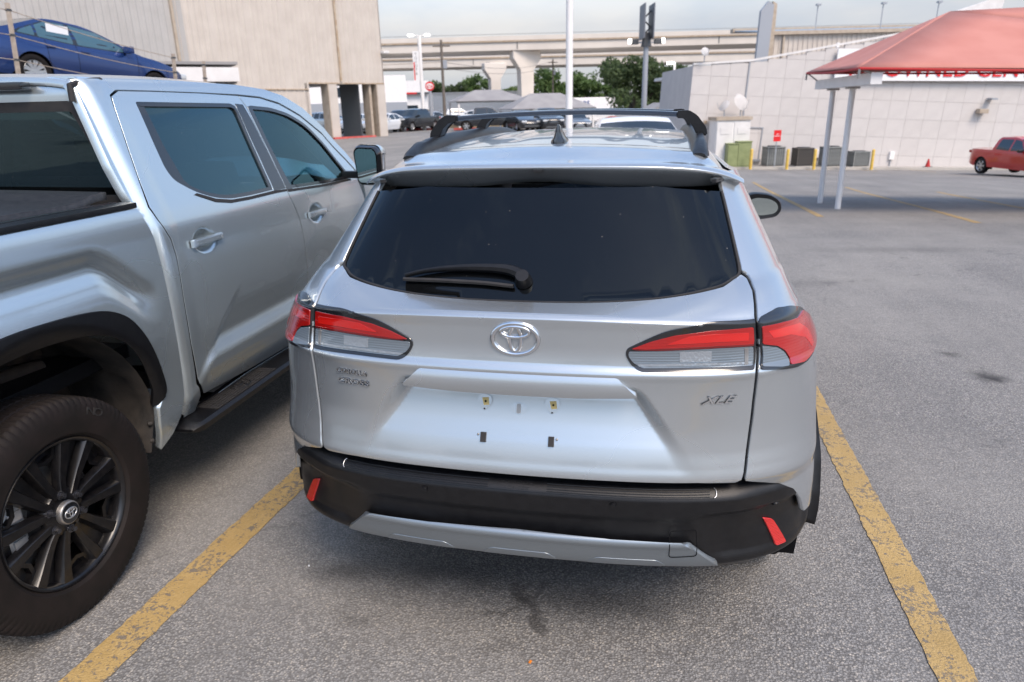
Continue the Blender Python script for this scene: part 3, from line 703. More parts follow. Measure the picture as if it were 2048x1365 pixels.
# --- trim bar over the number plate recess
bar = sym([(0, .980), (.17, .981), (.331, .988), (.337, .993), (.290, 1.040), (.272, 1.049), (.25, 1.052), (.14, 1.053), (0, 1.053)])
def S_bar(s, v):
    t = (np.asarray(v, float)-.98)/.073
    return wrap(np.asarray(s, float), np.asarray(v, float), -.048-.010*np.sin(np.clip(t, 0, 1)*PI)-.006*(1-t))
cpanel('plate_garnish', bar, S_bar, P, step=(.01, .006), rim=.06, dark_edge=False)
# --- plate fixings
def on_gate(s, v, lift=0.0):
    U, V_ = np.array([s]), np.array([v]); p = S_gate(U, V_)[0]; n = surf_normal(S_gate, U, V_)[0]
    if n[1] > 0: n = -n
    return p+n*lift, n
for s in (-.101, .097):
    p, n = on_gate(s, .930, .0005); mt = frame_from(p, n)
    bm = bmesh.new(); pl = round_poly([(-.025, .012), (-.012, .024), (.012, .024), (.025, .012), (.020, -.004), (0, -.025), (-.020, -.004)], .009)
    add_prism(bm, pl, 0, .0045, lambda x, y, z: mt @ Vector((x, y, z))); bmesh.ops.bevel(bm, geom=bm.edges[:], offset=.0012, segments=1, affect='EDGES'); bk = bm_obj('plate_bracket', bm, M['silver'], CX, 30)
    bm = bmesh.new(); add_prism(bm, [(-.006+.004, -.008), (.014, -.006), (.011, .016), (-.008, .014)], .0046, .0054, lambda x, y, z: mt @ Vector((x, y, z))); bm_obj('primer_patch', bm, M['yellow_tape'], bk)
    bm = bmesh.new(); add_cyl(bm, mt @ Vector((.003, .004, .005)), mt @ Vector((.003, .004, .0064)), .0032, seg=12); add_cyl(bm, mt @ Vector((0, -.018, .004)), mt @ Vector((0, -.018, .0052)), .0025, seg=10); bm_obj('screw_hole', bm, M['gap'], bk)
p, n = on_gate(0, .919, .0005); mt = frame_from(p, n)
bm = bmesh.new(); add_prism(bm, [(.026*math.cos(a*PI/12), .016*math.sin(a*PI/12)) for a in range(24)], 0, .0026, lambda x, y, z: mt @ Vector((x, y, z))); dm = bm_obj('plate_dimple', bm, M['silver'], CX, 30)
bm = bmesh.new(); add_prism(bm, round_poly([(-.006, -.014), (.006, -.014), (.006, .014), (-.006, .014)], .005), .0026, .0040, lambda x, y, z: mt @ Vector((x, y, z))); bm_obj('slot', bm, M['steel'], dm, 30)
for s, q in ((-.100, -1), (.097, 1)):
    p, n = on_gate(s, .835, .0); mt = frame_from(p, n)
    bm = bmesh.new(); add_prism(bm, [(-.008, -.0145), (.008, -.0145), (.008, .0145), (-.008, .0145)], 0, .006, lambda x, y, z: mt @ Vector((x, y, z))); pd = bm_obj('rubber_pad', bm, M['rubber'], CX)
    bm = bmesh.new(); bmesh.ops.create_uvsphere(bm, u_segments=10, v_segments=6, radius=.0035, matrix=Matrix.Translation(mt @ Vector((q*.016, .007, .002)))); bm_obj('screw', bm, M['steel'], pd, 60)
bm = bmesh.new(); p, n = on_gate(-.075, .968, .003); add_box(bm, (p[0], p[1]-.004, p[2]), (.022, .012, .010), bevel=.003); bm_obj('gate_camera', bm, GB, CX, 40)
# --- emblem and lettering
def ell_tube(bm, mt, a, b, r, cx=0, cy=0, flat=.55, n=56, za=0.0):
    rings = []
    for k in range(n):
        t = 2*PI*k/n; c = Vector((cx+a*math.cos(t), cy+b*math.sin(t), za)); nn = Vector((math.cos(t)/a, math.sin(t)/b, 0)).normalized()
        rr = r*(1 if not callable(r) else 1)
        rings.append([bm.verts.new(mt @ (c+nn*rr*math.cos(q*PI/4)+Vector((0, 0, rr*flat*math.sin(q*PI/4))))) for q in range(8)])
    for k in range(n):
        A, B = rings[k], rings[(k+1) % n]
        for q in range(8): bm.faces.new((A[q], A[(q+1) % 8], B[(q+1) % 8], B[q]))
def make_emblem(parent, mt, w, m, name='emblem'):
    bm = bmesh.new(); a = w/2; b = a*.70
    ell_tube(bm, mt, a, b, a*.10, flat=.8); ell_tube(bm, mt, a*.62, b*.34, a*.082, 0, b*.46, za=a*.02, flat=.8); ell_tube(bm, mt, a*.25, b*.80, a*.078, 0, b*.02, za=a*.03)
    return bm_obj(name, bm, m, parent, 60)
p, n = on_gate(0, 1.140, .004); make_emblem(CX, frame_from(p, n), .128, M['chrome'])
M['badge'] = mat('badge chrome', (.80, .81, .83), .28, 1.0)
def badge(txt, s, v, size, xs_=1.35, shear=.25, sp_=1.08):
    p, n = on_gate(s, v, .0015); U, V_ = np.array([s]), np.array([v])
    text_mesh('badge_edge_shadow', txt, size, M['gloss_black'], CX, frame_from(p, n), depth=.0012, shear=shear, xscale=xs_, spacing=sp_, offset=.0007)  # black backing letters imitate the shadowed side walls of the badge
    return text_mesh('badge', txt, size, M['badge'], CX, frame_from(p, n), depth=.0026, shear=shear, xscale=xs_, spacing=sp_)
badge('COROLLA', -.513, 1.006, .0205, 1.10, .28); badge('CROSS', -.507, .974, .0240, 1.46, .12); badge('XLE', .551, .977, .031, 1.5, .45)

# --- bumper
bmp = [(0, .724), (.40, .724), (.62, .724), (.688, .716), (.740, .696), (.801, .656), (.842, .605), (.874, .544), (s_of(.385, .50), .497), (s_of(.41, .43), .43), (s_of(.36, .39), .39), (.87, .362), (.78, .352), (.62, .36), (.59, .385), (0, .405)]
# (the upper edge tucks in behind the tailgate and the quarters)
bumper = cpanel('rear_bumper', sym(bmp), S_bump, BP, step=(.012, .008), rim=.03, lift=-.003)
cpanel('skid_plate', round_poly(sym([(0, .442), (.24, .446), (.42, .444), (.575, .432), (.482, .533), (.460, .545), (.24, .5485), (0, .551)]), .006), S_skid, M['skid'], step=(.012, .005), lift=.004, rim=.02)
skd = [(-.42, .440), (-.40, .470), (-.27, .478), (-.20, .462)]
def S_skid2(s, v): X = S_skid(s, v); return X
for c in (-.31, .0, .31):
    cpanel('skid_recess', round_poly([(c-.115, .446), (c+.115, .446), (c+.085, .474), (c-.085, .474)], .012), S_skid, M['skid'], CX, step=(.02, .006), lift=.0055, rim=.002)
stp = cpanel('step_plate', round_poly(sym([(0, .682), (.27, .682), (.551, .682), (.556, .703), (.27, .7045), (0, .7045)]), .005), S_bump, BP, step=(.012, .006), lift=.0005, rim=.004)
for k in range(4):
    v = .6855+k*.0052
    for a, b in ((-.545, -.085), (.085, .535)):
        ss = np.linspace(a, b, 30); bm = bmesh.new(); add_tube(bm, S_bump(ss, np.full(30, v))+np.array([0, -.0015, .0012]), .0014, 5); bm_obj('tread_rib', bm, BP, stp, 40)
for tx, v, sz in (('COROLLA', .6985, .011), ('CROSS', .6885, .012)):
    U, V_ = np.array([.0]), np.array([v]); q = S_bump(U, V_)[0]; n = surf_normal(S_bump, U, V_)[0]; n = n if n[2] > 0 else -n
    text_mesh('raised_letters', tx, sz, BP, stp, frame_from(q+n*.001, n), depth=.0012, shear=.1, xscale=1.9)
for f in (1, -1):
    s0, v0 = (.547, .693); bm = bmesh.new(); add_tube(bm, S_bump(np.array([s0*f]*6)+np.array([0, .005, .006, .006, .005, 0])*f, np.linspace(.683, .703, 6))+np.array([0, -.003, .002]), .0012, 5); bm_obj('plate_clip', bm, M['alloy'], stp, 40)
for s, v in ((-.75, .60), (-.278, .655), (.271, .655), (.735, .612)):
    U, V_ = np.array([s]), np.array([v]); q = S_bump(U, V_)[0]; n = surf_normal(S_bump, U, V_)[0]; n = n if n[1] < 0 else -n
    mt = frame_from(q, n); bm = bmesh.new(); add_cyl(bm, mt @ Vector((0, 0, -.004)), mt @ Vector((0, 0, .0015)), .0105, seg=20); add_cyl(bm, mt @ Vector((0, 0, .0015)), mt @ Vector((0, 0, .003)), .008, .0075, seg=20); bm_obj('parking_sensor', bm, BP, CX, 40)
rf = [(.700, .562), (.734, .548), (.794, .457), (.754, .458)]
for f in (lambda p: p, mir):
    cpanel('rear_reflector', f(round_poly(rf, .006)), S_bump, M['reflector'], step=(.01, .008), lift=.004, rim=.015)
tw = round_poly([(.428, .487), (.505, .493), (.500, .575), (.428, .572)], .012)
bm = bmesh.new(); tp = densify(np.array(tw), .01); X_ = S_bump(tp[:, 0], tp[:, 1]); add_tube(bm, np.where((tp[:, 1] < .545)[:, None], S_skid(tp[:, 0], tp[:, 1]), X_)+np.array([0, -.0055, 0]), .0012, 5, closed=True); bm_obj('tow_hook_cover', bm, M['gap'], CX, 40)
# underside: floor, exhaust
bm = bmesh.new(); add_box(bm, (0, 2.35, .36), (1.50, 3.9, .10), bevel=.03); bm_obj('underbody', bm, M['gap'], CX)
bm = bmesh.new(); add_cyl(bm, (.42, .14, .350), (.42, .5, .36), .026, seg=18); bm_obj('exhaust_pipe', bm, M['rust'], CX, 40)

# --- wiper
wp = [(-.415, 1.312), (-.36, 1.327), (-.29, 1.339), (-.20, 1.347), (-.11, 1.349), (-.05, 1.346), (-.012, 1.336), (.005, 1.320)]
wv = spline_pts([np.array(q) for q in wp], k=5); wa = np.array(wv); Q = S_gate(wa[:, 0], wa[:, 1]); NN = surf_normal(S_gate, wa[:, 0], wa[:, 1]); NN *= -np.sign(NN[:, 1:2])
bm = bmesh.new(); t = np.linspace(0, 1, len(Q)); rad = .005+.011*smooth01(t, .05, .9); prev = None; rings = []
for i in range(len(Q)):
    T_ = Q[min(i+1, len(Q)-1)]-Q[max(i-1, 0)]; T_ = T_/np.linalg.norm(T_); n_ = NN[i]; b_ = np.cross(T_, n_); h = .012+.012*t[i]
    rings.append([bm.verts.new(Q[i]+n_*(.008+h*c2)+b_*rad[i]*c1) for c1, c2 in ((-1, 0), (-.95, .6), (-.5, 1), (.4, 1), (.95, .6), (1, 0))])
for A, B in zip(rings, rings[1:]):
    for k in range(6): bm.faces.new((A[k], A[(k+1) % 6], B[(k+1) % 6], B[k]))
bm.faces.new(rings[0]); bm.faces.new(rings[-1][::-1])
wiper = bm_obj('wiper', bm, BP, CX, 35)
bm = bmesh.new(); q = S_gate(np.array([.0]), np.array([1.326]))[0]; n = surf_normal(S_gate, np.array([.0]), np.array([1.326]))[0]; n = n*(-1 if n[1] > 0 else 1); add_cyl(bm, q, q+n*.034, .026, .019, 20); bm_obj('wiper_pivot', bm, BP, wiper, 40)
wb = np.array(spline_pts([np.array(q) for q in [(-.42, 1.304), (-.30, 1.313), (-.15, 1.316), (-.03, 1.311)]], k=6)); bm = bmesh.new(); X_ = S_gate(wb[:, 0], wb[:, 1]); N_ = surf_normal(S_gate, wb[:, 0], wb[:, 1]); N_ *= -np.sign(N_[:, 1:2])
add_tube(bm, X_+N_*.008, .0065, 6); bm_obj('wiper_blade', bm, M['rubber'], wiper, 40)

# --- roof furniture
def rail(sx):
    pts = [(.492, .585, .0), (.500, .66, .022), (.505, .80, .046), (.510, 1.0, .052), (.512, 1.6, .048), (.512, 2.2, .046), (.505, 2.5, .034), (.498, 2.68, .008)]
    pp = spline_pts([np.array(p) for p in pts], k=6); bm = bmesh.new(); rings = []
    for i, p in enumerate(pp):
        zb = float(S_roof(np.array([p[0]]), np.array([p[1]]))[0, 2]); w_ = .030 if i > 3 else .024+.002*i
        h = max(.006, p[2]+.012)
        rings.append([bm.verts.new((sx*(p[0]+dx*w_), p[1], zb-.004+h*dz)) for dx, dz in ((-1.1, 0), (-.95, .45), (-.55, .92), (-.2, 1), (.35, .98), (.75, .7), (1.0, 0))])
    for A, B in zip(rings, rings[1:]):
        for k in range(6): bm.faces.new((A[k], A[k+1], B[k+1], B[k]))
    bm.faces.new(rings[0]); bm.faces.new(rings[-1])
    return bm_obj('roof_rail', bm, BP, CX, 50)
rail(1); rail(-1)
for yb in (1.02, 1.78):
    bm = bmesh.new(); n = 24; rings = []
    for i in range(n+1):
        x = -.46+.92*i/n; z = 1.702+.016*(1-(x/.46)**2)
        rings.append([bm.verts.new((x, yb+dy, z+dz)) for dy, dz in ((-.028, -.003), (-.018, .007), (0, .010), (.018, .007), (.028, -.003), (.018, -.009), (-.018, -.009))])
    for A, B in zip(rings, rings[1:]):
        for k in range(7): bm.faces.new((A[k], A[(k+1) % 7], B[(k+1) % 7], B[k]))
    bm.faces.new(rings[0]); bm.faces.new(rings[-1]); cb = bm_obj('crossbar', bm, GB, CX, 40)
    for sx in (1, -1):
        bm = bmesh.new(); pl = [(.425, 1.716), (.470, 1.718), (.500, 1.700), (.536, 1.655), (.540, 1.628), (.505, 1.622), (.486, 1.668), (.462, 1.690), (.425, 1.690)]
        add_prism(bm, pl, yb-.042, yb+.042, lambda x, z, y: (sx*x, y, z)); bmesh.ops.bevel(bm, geom=bm.edges[:], offset=.004, segments=2, affect='EDGES'); bm_obj('crossbar_foot', bm, BP, cb, 35)
# shark fin aerial
bm = bmesh.new(); base = [(0, .795), (.022, .815), (.030, .86), (.028, .93), (.016, .965), (0, .972)]; base = base+[(-a, b) for a, b in base[-2:0:-1]]
z0 = 1.611; lv = []
for h, sx_, y0, sy in ((-.004, 1.06, .0, 1.0), (.010, 1.0, .0, 1.0), (.022, .66, .016, .86), (.045, .40, .035, .62), (.062, .26, .05, .40), (.069, .12, .06, .22)):
    lv.append([bm.verts.new((a*sx_, .795+y0*.3+(b-.795)*sy, z0+h)) for a, b in base])
for A, B in zip(lv, lv[1:]):
    for k in range(len(A)): bm.faces.new((A[k], A[(k+1) % len(A)], B[(k+1) % len(A)], B[k]))
bm.faces.new(lv[-1]); bm_obj('shark_fin_aerial', bm, GB, CX, 50)

# --- mirrors, handles, front end
for sx in (1, -1):
    bm = bmesh.new(); rings = []
    out_ = [(.865, 1.09), (.875, 1.20), (.93, 1.228), (1.03, 1.218), (1.088, 1.182), (1.104, 1.13), (1.078, 1.085), (.97, 1.066)]
    o2 = round_poly(out_, .03); cx_, cz_ = .99, 1.145
    for yy, k in ((2.589, .70), (2.585, .95), (2.60, 1.0), (2.66, 1.0), (2.72, .88), (2.76, .55), (2.77, .1)):
        rings.append([bm.verts.new((sx*(cx_+(a-cx_)*k), yy, cz_+(b-cz_)*k)) for a, b in o2])
    for A, B in zip(rings, rings[1:]):
        for k in range(len(A)): bm.faces.new((A[k], A[(k+1) % len(A)], B[(k+1) % len(A)], B[k]))
    add_box(bm, (sx*.88, 2.70, 1.105), (.12, .08, .03), bevel=.008)
    mr = bm_obj('door_mirror', bm, BP, CX, 50)
    bm = bmesh.new(); add_prism(bm, [(cx_+.004+(a-cx_)*.76, cz_+(b-cz_)*.66) for a, b in o2], 0, .004, lambda x, z, y: (sx*x, 2.590-y+.0*x, z)); bm_obj('mirror_glass', bm, M['mirror_glass'], mr)
    for yh in (1.58, 2.46):
        bm2 = bmesh.new(); add_box(bm2, (sx*.905, yh+.09, 1.035), (.034, .19, .030), bevel=.012); bm_obj('door_handle', bm2, P, CX, 40)
def S_hood(x, y):
    x = np.asarray(x, float); y = np.asarray(y, float); t = (y-3.3)/1.05
    z = 1.075-.20*np.clip(t, 0, 1)**1.8-.05*(np.abs(x)/.75)**3-.03*np.clip(t, 0, 1); return np.stack([x, y, z], -1)
panel('bonnet', [(-.78, 3.34), (.78, 3.34), (.76, 3.9), (.62, 4.28), (.3, 4.40), (-.3, 4.40), (-.62, 4.28), (-.76, 3.9)], S_hood, (.06, .06), P, CX, out=(0, 0, 1), rim=.03)
def S_screen(x, t):
    x = np.asarray(x, float); t = np.asarray(t, float); y = 2.92+.58*t+.10*0-.10*(x/.6)**2; z = 1.535-.475*t-.012*(x/.6)**2; return np.stack([x*(1+.2*t), y, z], -1)
panel('windscreen', [(-.55, .0), (.55, .0), (.60, 1.0), (-.60, 1.0)], S_screen, (.08, .08), M['privacy_glass'], CX, out=(0, 1, .5), rim=.02)
yf = pchip([.25, .4, .6, .75, .86], [.10, .02, .0, .03, .10])
def S_nose(s, v):
    X = wrap(np.asarray(s, float)*1.0, np.asarray(v, float), yf(v)); X[:, 1] = 4.46-X[:, 1]; X[:, 0] *= .90; return X
panel('front_bumper', sym([(0, .27), (.7, .27), (.95, .32), (.98, .5), (.95, .66), (.6, .70), (0, .70)]), S_nose, (.05, .03), P, CX, out=(0, 1, 0), rim=.04)
panel('grille', sym([(0, .44), (.45, .44), (.52, .60), (.35, .68), (0, .69)]), S_nose, (.05, .03), GB, CX, out=(0, 1, 0), rim=.01, lift=.006)
for f in (lambda p: p, mir): panel('headlamp', f([(.42, .70), (.60, .705), (.86, .72), (.90, .80), (.80, .82), (.55, .78)]), S_nose, (.04, .03), M['clear_lens'], CX, out=(0, 1, 0), rim=.03, lift=.004)

# --- wheels
def make_tyre(parent, r, rr, w, lugs=0, m=None, name='tyre'):
    """tyre lying about the X axis, with grooves cut round it and lugs on its shoulders"""
    h = w/2; prof = [(-h*.80, rr-.004), (-h*.93, rr+.012), (-h*1.0, rr+(r-rr)*.42), (-h*.985, rr+(r-rr)*.60), (-h*.96, r-.030), (-h*.88, r-.010), (-h*.80, r-.003)]
    g = .007; tread = []
    for c in (-.45, 0, .45): tread += [(h*c-.007, r), (h*c-.005, r-g), (h*c+.005, r-g), (h*c+.007, r)]
    full = prof+tread+[(-a, b) for a, b in prof[::-1]]
    seg = lugs*4 if lugs else 56
    bm = bmesh.new(); rings = []
    for a, rad in full:
        sh = abs(a) > h*.50 and rad > r-.036
        ring = []
        for k in range(seg):
            cut = .006 if (lugs and sh and k % 4 == 0) else (.004 if (lugs and rad > r-.001 and k % 4 == 2) else 0)
            t = 2*PI*(k+(.5*math.sin(a/h*3) if lugs else 0))/seg
            ring.append(bm.verts.new((a, (rad-cut)*math.cos(t), (rad-cut)*math.sin(t))))
        rings.append(ring)
    for A, B in zip(rings, rings[1:]):
        for k in range(seg): bm.faces.new((A[k], A[(k+1) % seg], B[(k+1) % seg], B[k]))
    return bm_obj(name, bm, m or M['tire'], parent, 32)
def simple_wheel(parent, loc, side, r, rr, w, rim_m, spokes=5, twin=False, lugs=0, seg=40):
    """tyre > rim: a wheel of its own under a car; side is +1 when it faces +X"""
    ty = make_tyre(parent, r, rr, w, lugs, name='wheel'); ty.location = loc
    bm = bmesh.new(); fx = side*w*.40
    lathe(bm, [(side*-.3*w, rr*.93), (fx*.7, rr*.90), (fx, rr*.97), (fx+side*.006, rr*.99), (fx, rr*1.02)], seg)
    for k in range(spokes):
        for d in ((-.13, .13) if twin else (0,)):
            a = 2*PI*k/spokes+d; wd = rr*(.10 if twin else .17)
            c0 = Vector((0, math.cos(a), math.sin(a))); t_ = Vector((0, -math.sin(a), math.cos(a)))
            p = [c0*rr*.18+t_*wd*.7, c0*rr*.95+t_*wd, c0*rr*.95-t_*wd, c0*rr*.18-t_*wd*.7]
            A = [bm.verts.new(q+Vector((fx*(.86 if i in (0, 3) else .98), 0, 0))) for i, q in enumerate(p)]; B = [bm.verts.new(q+Vector((fx*.45, 0, 0))) for q in p]
            bm.faces.new(A); bm.faces.new(B[::-1])
            for i in range(4): bm.faces.new((A[i], A[(i+1) % 4], B[(i+1) % 4], B[i]))
    add_cyl(bm, (fx*.3, 0, 0), (fx*.93, 0, 0), rr*.24, rr*.20, 18)
    bm_obj('rim', bm, rim_m, ty, 40)
    bm = bmesh.new(); lathe(bm, [(fx*.2, .02), (fx*.2, rr*.9)], seg); bm_obj('brake_disc', bm, M['gap'], ty)
    return ty
for sx in (1, -1):
    for yw in (arch_y, 3.49): simple_wheel(CX, (sx*.785, yw, .345), sx, .345, .235, .225, M['alloy'], 5, True, lugs=60 if yw < 1 else 0)
# ================================================================== the silver pickup on the left
TK = thing('silver_pickup', 'silver four door pickup truck on the left with black wheels and black bed cover', 'pickup truck', (0, 0, 0))
P2 = M['silver2']; TCX = -2.56                       # centre plane of the truck
def flip(S):                                            # the same surface on the far flank
    def f(u, v):
        X = S(u, v); X[:, 0] = 2*TCX-X[:, 0]; return X
    return f
def tp(name, poly, S, m, parent=TK, step=(.02, .02), both=True, **k):
    o = panel(name, poly, S, step, m, parent, out=(1, 0, .2), **k)
    if both: panel(name, poly, flip(S), (step[0]*2, step[1]*2), m, parent, out=(-1, 0, .2), **k)
    return o
WY, WZ, FWY = -.02, .413, 3.66
# --- bed side with its wheel opening
arch_o_ = [(-.80, .55), (-.60, .585), (-.585, .70), (-.53, .86), (-.45, .98), (-.36, 1.055), (-.24, 1.092), (-.10, 1.104), (.06, 1.100), (.20, 1.088), (.30, 1.066), (.385, 1.015), (.445, .935), (.490, .835), (.520, .745), (.536, .680), (.532, .640), (.497, .585)]
arch_o = [tuple(p) for p in spline_pts([np.array(p) for p in arch_o_], k=4)]
bedp = [(-1.56, 1.415), (-.6, 1.414), (.30, 1.405), (.590, 1.399), (.600, 1.36), (.628, 1.27), (.642, 1.15), (.650, .98), (.655, .79), (.656, .58), (.630, .50), (.575, .43), (.508, .385), (.497, .50)]+arch_o[::-1][0:-4]+[(-.62, .50), (-1.50, .50), (-1.56, .60)]
tp('bed_side', bedp, S_bed, P2, step=(.016, .014), rim=.03, dark_edge=False)
lip_o = [(a, b) for a, b in arch_o[8:]]
def shrink(p, c, k): return [(c[0]+(a-c[0])*k, c[1]+(b-c[1])*k) for a, b in p]
inn = [(-.515, .70), (-.47, .83), (-.40, .925), (-.31, .985), (-.20, 1.012), (-.05, 1.019), (.08, 1.016), (.19, 1.005), (.28, .975), (.36, .915), (.42, .83), (.462, .74), (.485, .67), (.485, .60)]
inn = [tuple(p) for p in spline_pts([np.array(p) for p in inn], k=4)]
trim = lip_o[:-3]+[(.531, .63), (.505, .60)]+inn[::-1]
def S_trim(y, z):
    X = S_bed(y, z); t = np.clip((1.10-z)/.09, 0, 1)
    r = np.hypot(np.asarray(y)+.02, (np.asarray(z)-.50)*.98); X[:, 0] += .012-.05*smooth01(.60-r, .02, .12)
    return X
tp('arch_trim', trim, S_trim, M['black_plastic'], step=(.012, .012), rim=.03)
# --- wheel housing: liner, frame, axle, damper
for sd_, q in ((1, 1), (-1, -1)):
    xo = TX-.05 if sd_ == 1 else 2*TCX-TX+.05
    bm = bmesh.new(); rings = []
    for j in range(9):
        x = xo-sd_*(.02+.48*j/8); ring = []
        for i in range(29):
            a = R(8+150*i/28); rr = .53-.01*math.sin(j*2.2)-.022*(abs((j % 4)-2) < 1)*(1 if 3 < i < 26 else 0)
            ring.append(bm.verts.new((x, WY+.02+rr*math.cos(a), .50+rr*math.sin(a)*1.03)))
        dy, dz = -.06+.02*j/8, -.30
        ring.insert(0, bm.verts.new((x, .455-.015*(j % 3 == 1), .40))); ring.insert(1, bm.verts.new((x, .492-.02*(j % 3 == 1), .50)))
        rings.append(ring)
    for A, B in zip(rings, rings[1:]):
        for k in range(len(A)-1): bm.faces.new((A[k], A[k+1], B[k+1], B[k]))
    ln = bm_obj('wheel_liner', bm, M['dirty_liner'], TK, 50)
    for yy, zz in ((.470, .52), (.462, .445)):
        bm = bmesh.new(); add_cyl(bm, (xo-sd_*.02, yy+.02, zz), (xo-sd_*.03, yy+.008, zz), .010, seg=10); bm_obj('bolt', bm, M['dirty_liner'], ln, 40)
    bm = bmesh.new(); xi = xo-sd_*.50
    add_box(bm, (xi, .1, .66), (.10, 2.6, .15), bevel=.015)
    add_tube(bm, [(xi+sd_*.05, -.7, .80), (xi+sd_*.07, -.2, .70), (xi+sd_*.07, .3, .78), (xi+sd_*.02, .6, .82)], .035, 8)
    add_tube(bm, [(xi+sd_*.16, -.35, .98), (xi+sd_*.15, -.05, .95), (xi+sd_*.15, .12, .90), (xi+sd_*.13, .36, .86)], .028, 8)
    add_cyl(bm, (xi+sd_*.20, .05, .40), (xi+sd_*.10, .34, .92), .030, seg=12); add_cyl(bm, (xi+sd_*.19, .08, .45), (xi+sd_*.14, .22, .70), .042, seg=12)
    add_cyl(bm, (xi+sd_*.15, -.05, .55), (xi+sd_*.15, -.05, .84), .075, .06, seg=14)
    add_box(bm, (xi+sd_*.18, .0, .86), (.12, .10, .012)); add_cyl(bm, (xi+sd_*.19, .0, .86), (xi+sd_*.19, .0, .93), .012, .008, 8)
    add_cyl(bm, (xi+sd_*.18, .05, .85), (xi+sd_*.20, .30, .83), .024, .03, 10)
    add_cyl(bm, (xi, WY, WZ), (xi+sd_*.35, WY, WZ), .07, seg=14)
    bm_obj('rear_suspension', bm, M['rust'], TK, 40)
bm = bmesh.new(); add_cyl(bm, (TCX-.5, WY, WZ), (TCX+.5, WY, WZ), .06, seg=12); bmesh.ops.create_uvsphere(bm, u_segments=14, v_segments=10, radius=.17, matrix=Matrix.Translation((TCX, WY, WZ))); add_box(bm, (TCX, 1.2, .62), (1.0, 5.0, .16)); bm_obj('chassis', bm, M['rust'], TK, 40)
# --- cab skin
strip = [(.655, .50), (.664, .56), (.667, .80), (.666, 1.0), (.664, 1.20), (.655, 1.38), (.640, 1.45), (.632, 1.56), (.640, 1.75), (.652, 1.885), (1.30, 1.893), (1.75, 1.886), (2.0, 1.868), (2.17, 1.835), (2.36, 1.765), (2.57, 1.640), (2.74, 1.475), (2.815, 1.335), (2.765, 1.330), (2.675, 1.448), (2.503, 1.613), (2.28, 1.729), (2.08, 1.799), (1.90, 1.829), (1.70, 1.838), (1.38, 1.843), (1.03, 1.846), (.83, 1.846), (.775, 1.825), (.757, 1.768), (.735, 1.662), (.703, 1.498), (.688, 1.390), (.699, 1.338), (.733, 1.250), (.737, 1.175), (.728, .99), (.726, .79), (.730, .60), (.768, .527), (.76, .455), (.69, .46)]
tp('cab_corner', strip, S_cab, P2, step=(.012, .02), rim=.04, dark_edge=False)
rdr = [(.84, 1.840), (1.03, 1.8405), (1.38, 1.8375), (1.700, 1.829), (1.726, 1.775), (1.752, 1.552), (1.770, 1.319), (1.828, 1.164), (1.846, 1.017), (1.852, .806), (1.848, .60), (1.80, .470), (1.206, .494), (.800, .527), (.748, .60), (.734, .79), (.735, .99), (.744, 1.175), (.740, 1.250), (.706, 1.338), (.695, 1.390), (.710, 1.498), (.742, 1.662), (.763, 1.765), (.782, 1.818)]
wr = [(.905, 1.799), (1.592, 1.792), (1.630, 1.778), (1.638, 1.74), (1.642, 1.40), (1.640, 1.352), (1.413, 1.350), (1.248, 1.354), (1.133, 1.373), (1.016, 1.414), (.917, 1.475), (.897, 1.525), (.900, 1.669)]
wr = round_poly(wr, [.012]*5+[.012]+[.05]*5+[.03, .05])
door_r = tp('rear_door', rdr, S_cab, P2, step=(.012, .010), rim=.03, holes=[wr])
fdr = [(1.706, 1.828), (1.902, 1.818), (2.078, 1.786), (2.274, 1.716), (2.496, 1.600), (2.665, 1.430), (2.75, 1.318), (2.78, 1.10), (2.80, .85), (2.79, .62), (2.72, .50), (2.65, .462), (1.810, .468), (1.856, .60), (1.859, .806), (1.853, 1.017), (1.835, 1.164), (1.777, 1.319), (1.759, 1.552), (1.733, 1.775)]
wf = [(1.752, 1.782), (1.966, 1.770), (2.133, 1.738), (2.315, 1.670), (2.473, 1.545), (2.600, 1.352), (2.595, 1.318), (2.40, 1.320), (2.165, 1.326), (1.825, 1.339), (1.785, 1.43), (1.764, 1.643)]
wf = round_poly(wf, [.02, .05, .05, .08, .06, .03, .02, .05, .05, .02, .05, .05])
tp('front_door', fdr, S_cab, P2, step=(.016, .012), rim=.03, holes=[wf])
def off(poly, k):                                   # grow or shrink an outline about its own edges
    p = densify(np.array(poly, float), .03); t = np.roll(p, -1, 0)-np.roll(p, 1, 0); t /= np.maximum(np.linalg.norm(t, axis=1, keepdims=True), 1e-9)
    n = np.stack([t[:, 1], -t[:, 0]], 1); ar = np.sum(p[:, 0]*np.roll(p[:, 1], -1)-np.roll(p[:, 0], -1)*p[:, 1]); n *= 1 if ar > 0 else -1
    return [tuple(q) for q in p+n*k]
for nm, wpoly, gm, brow in (('rear', wr, M['tint_glass'], 0), ('front', wf, M['front_glass'], 0)):
    fr = tp('window_trim', off(wpoly, .004), S_cab, M['gloss_black'], step=(.03, .03), rim=.012, lift=-.001, holes=[off(wpoly, -.018)])
    gls = tp('window_glass', off(wpoly, -.012), S_cab, gm, step=(.05, .05), rim=0, lift=-.012)
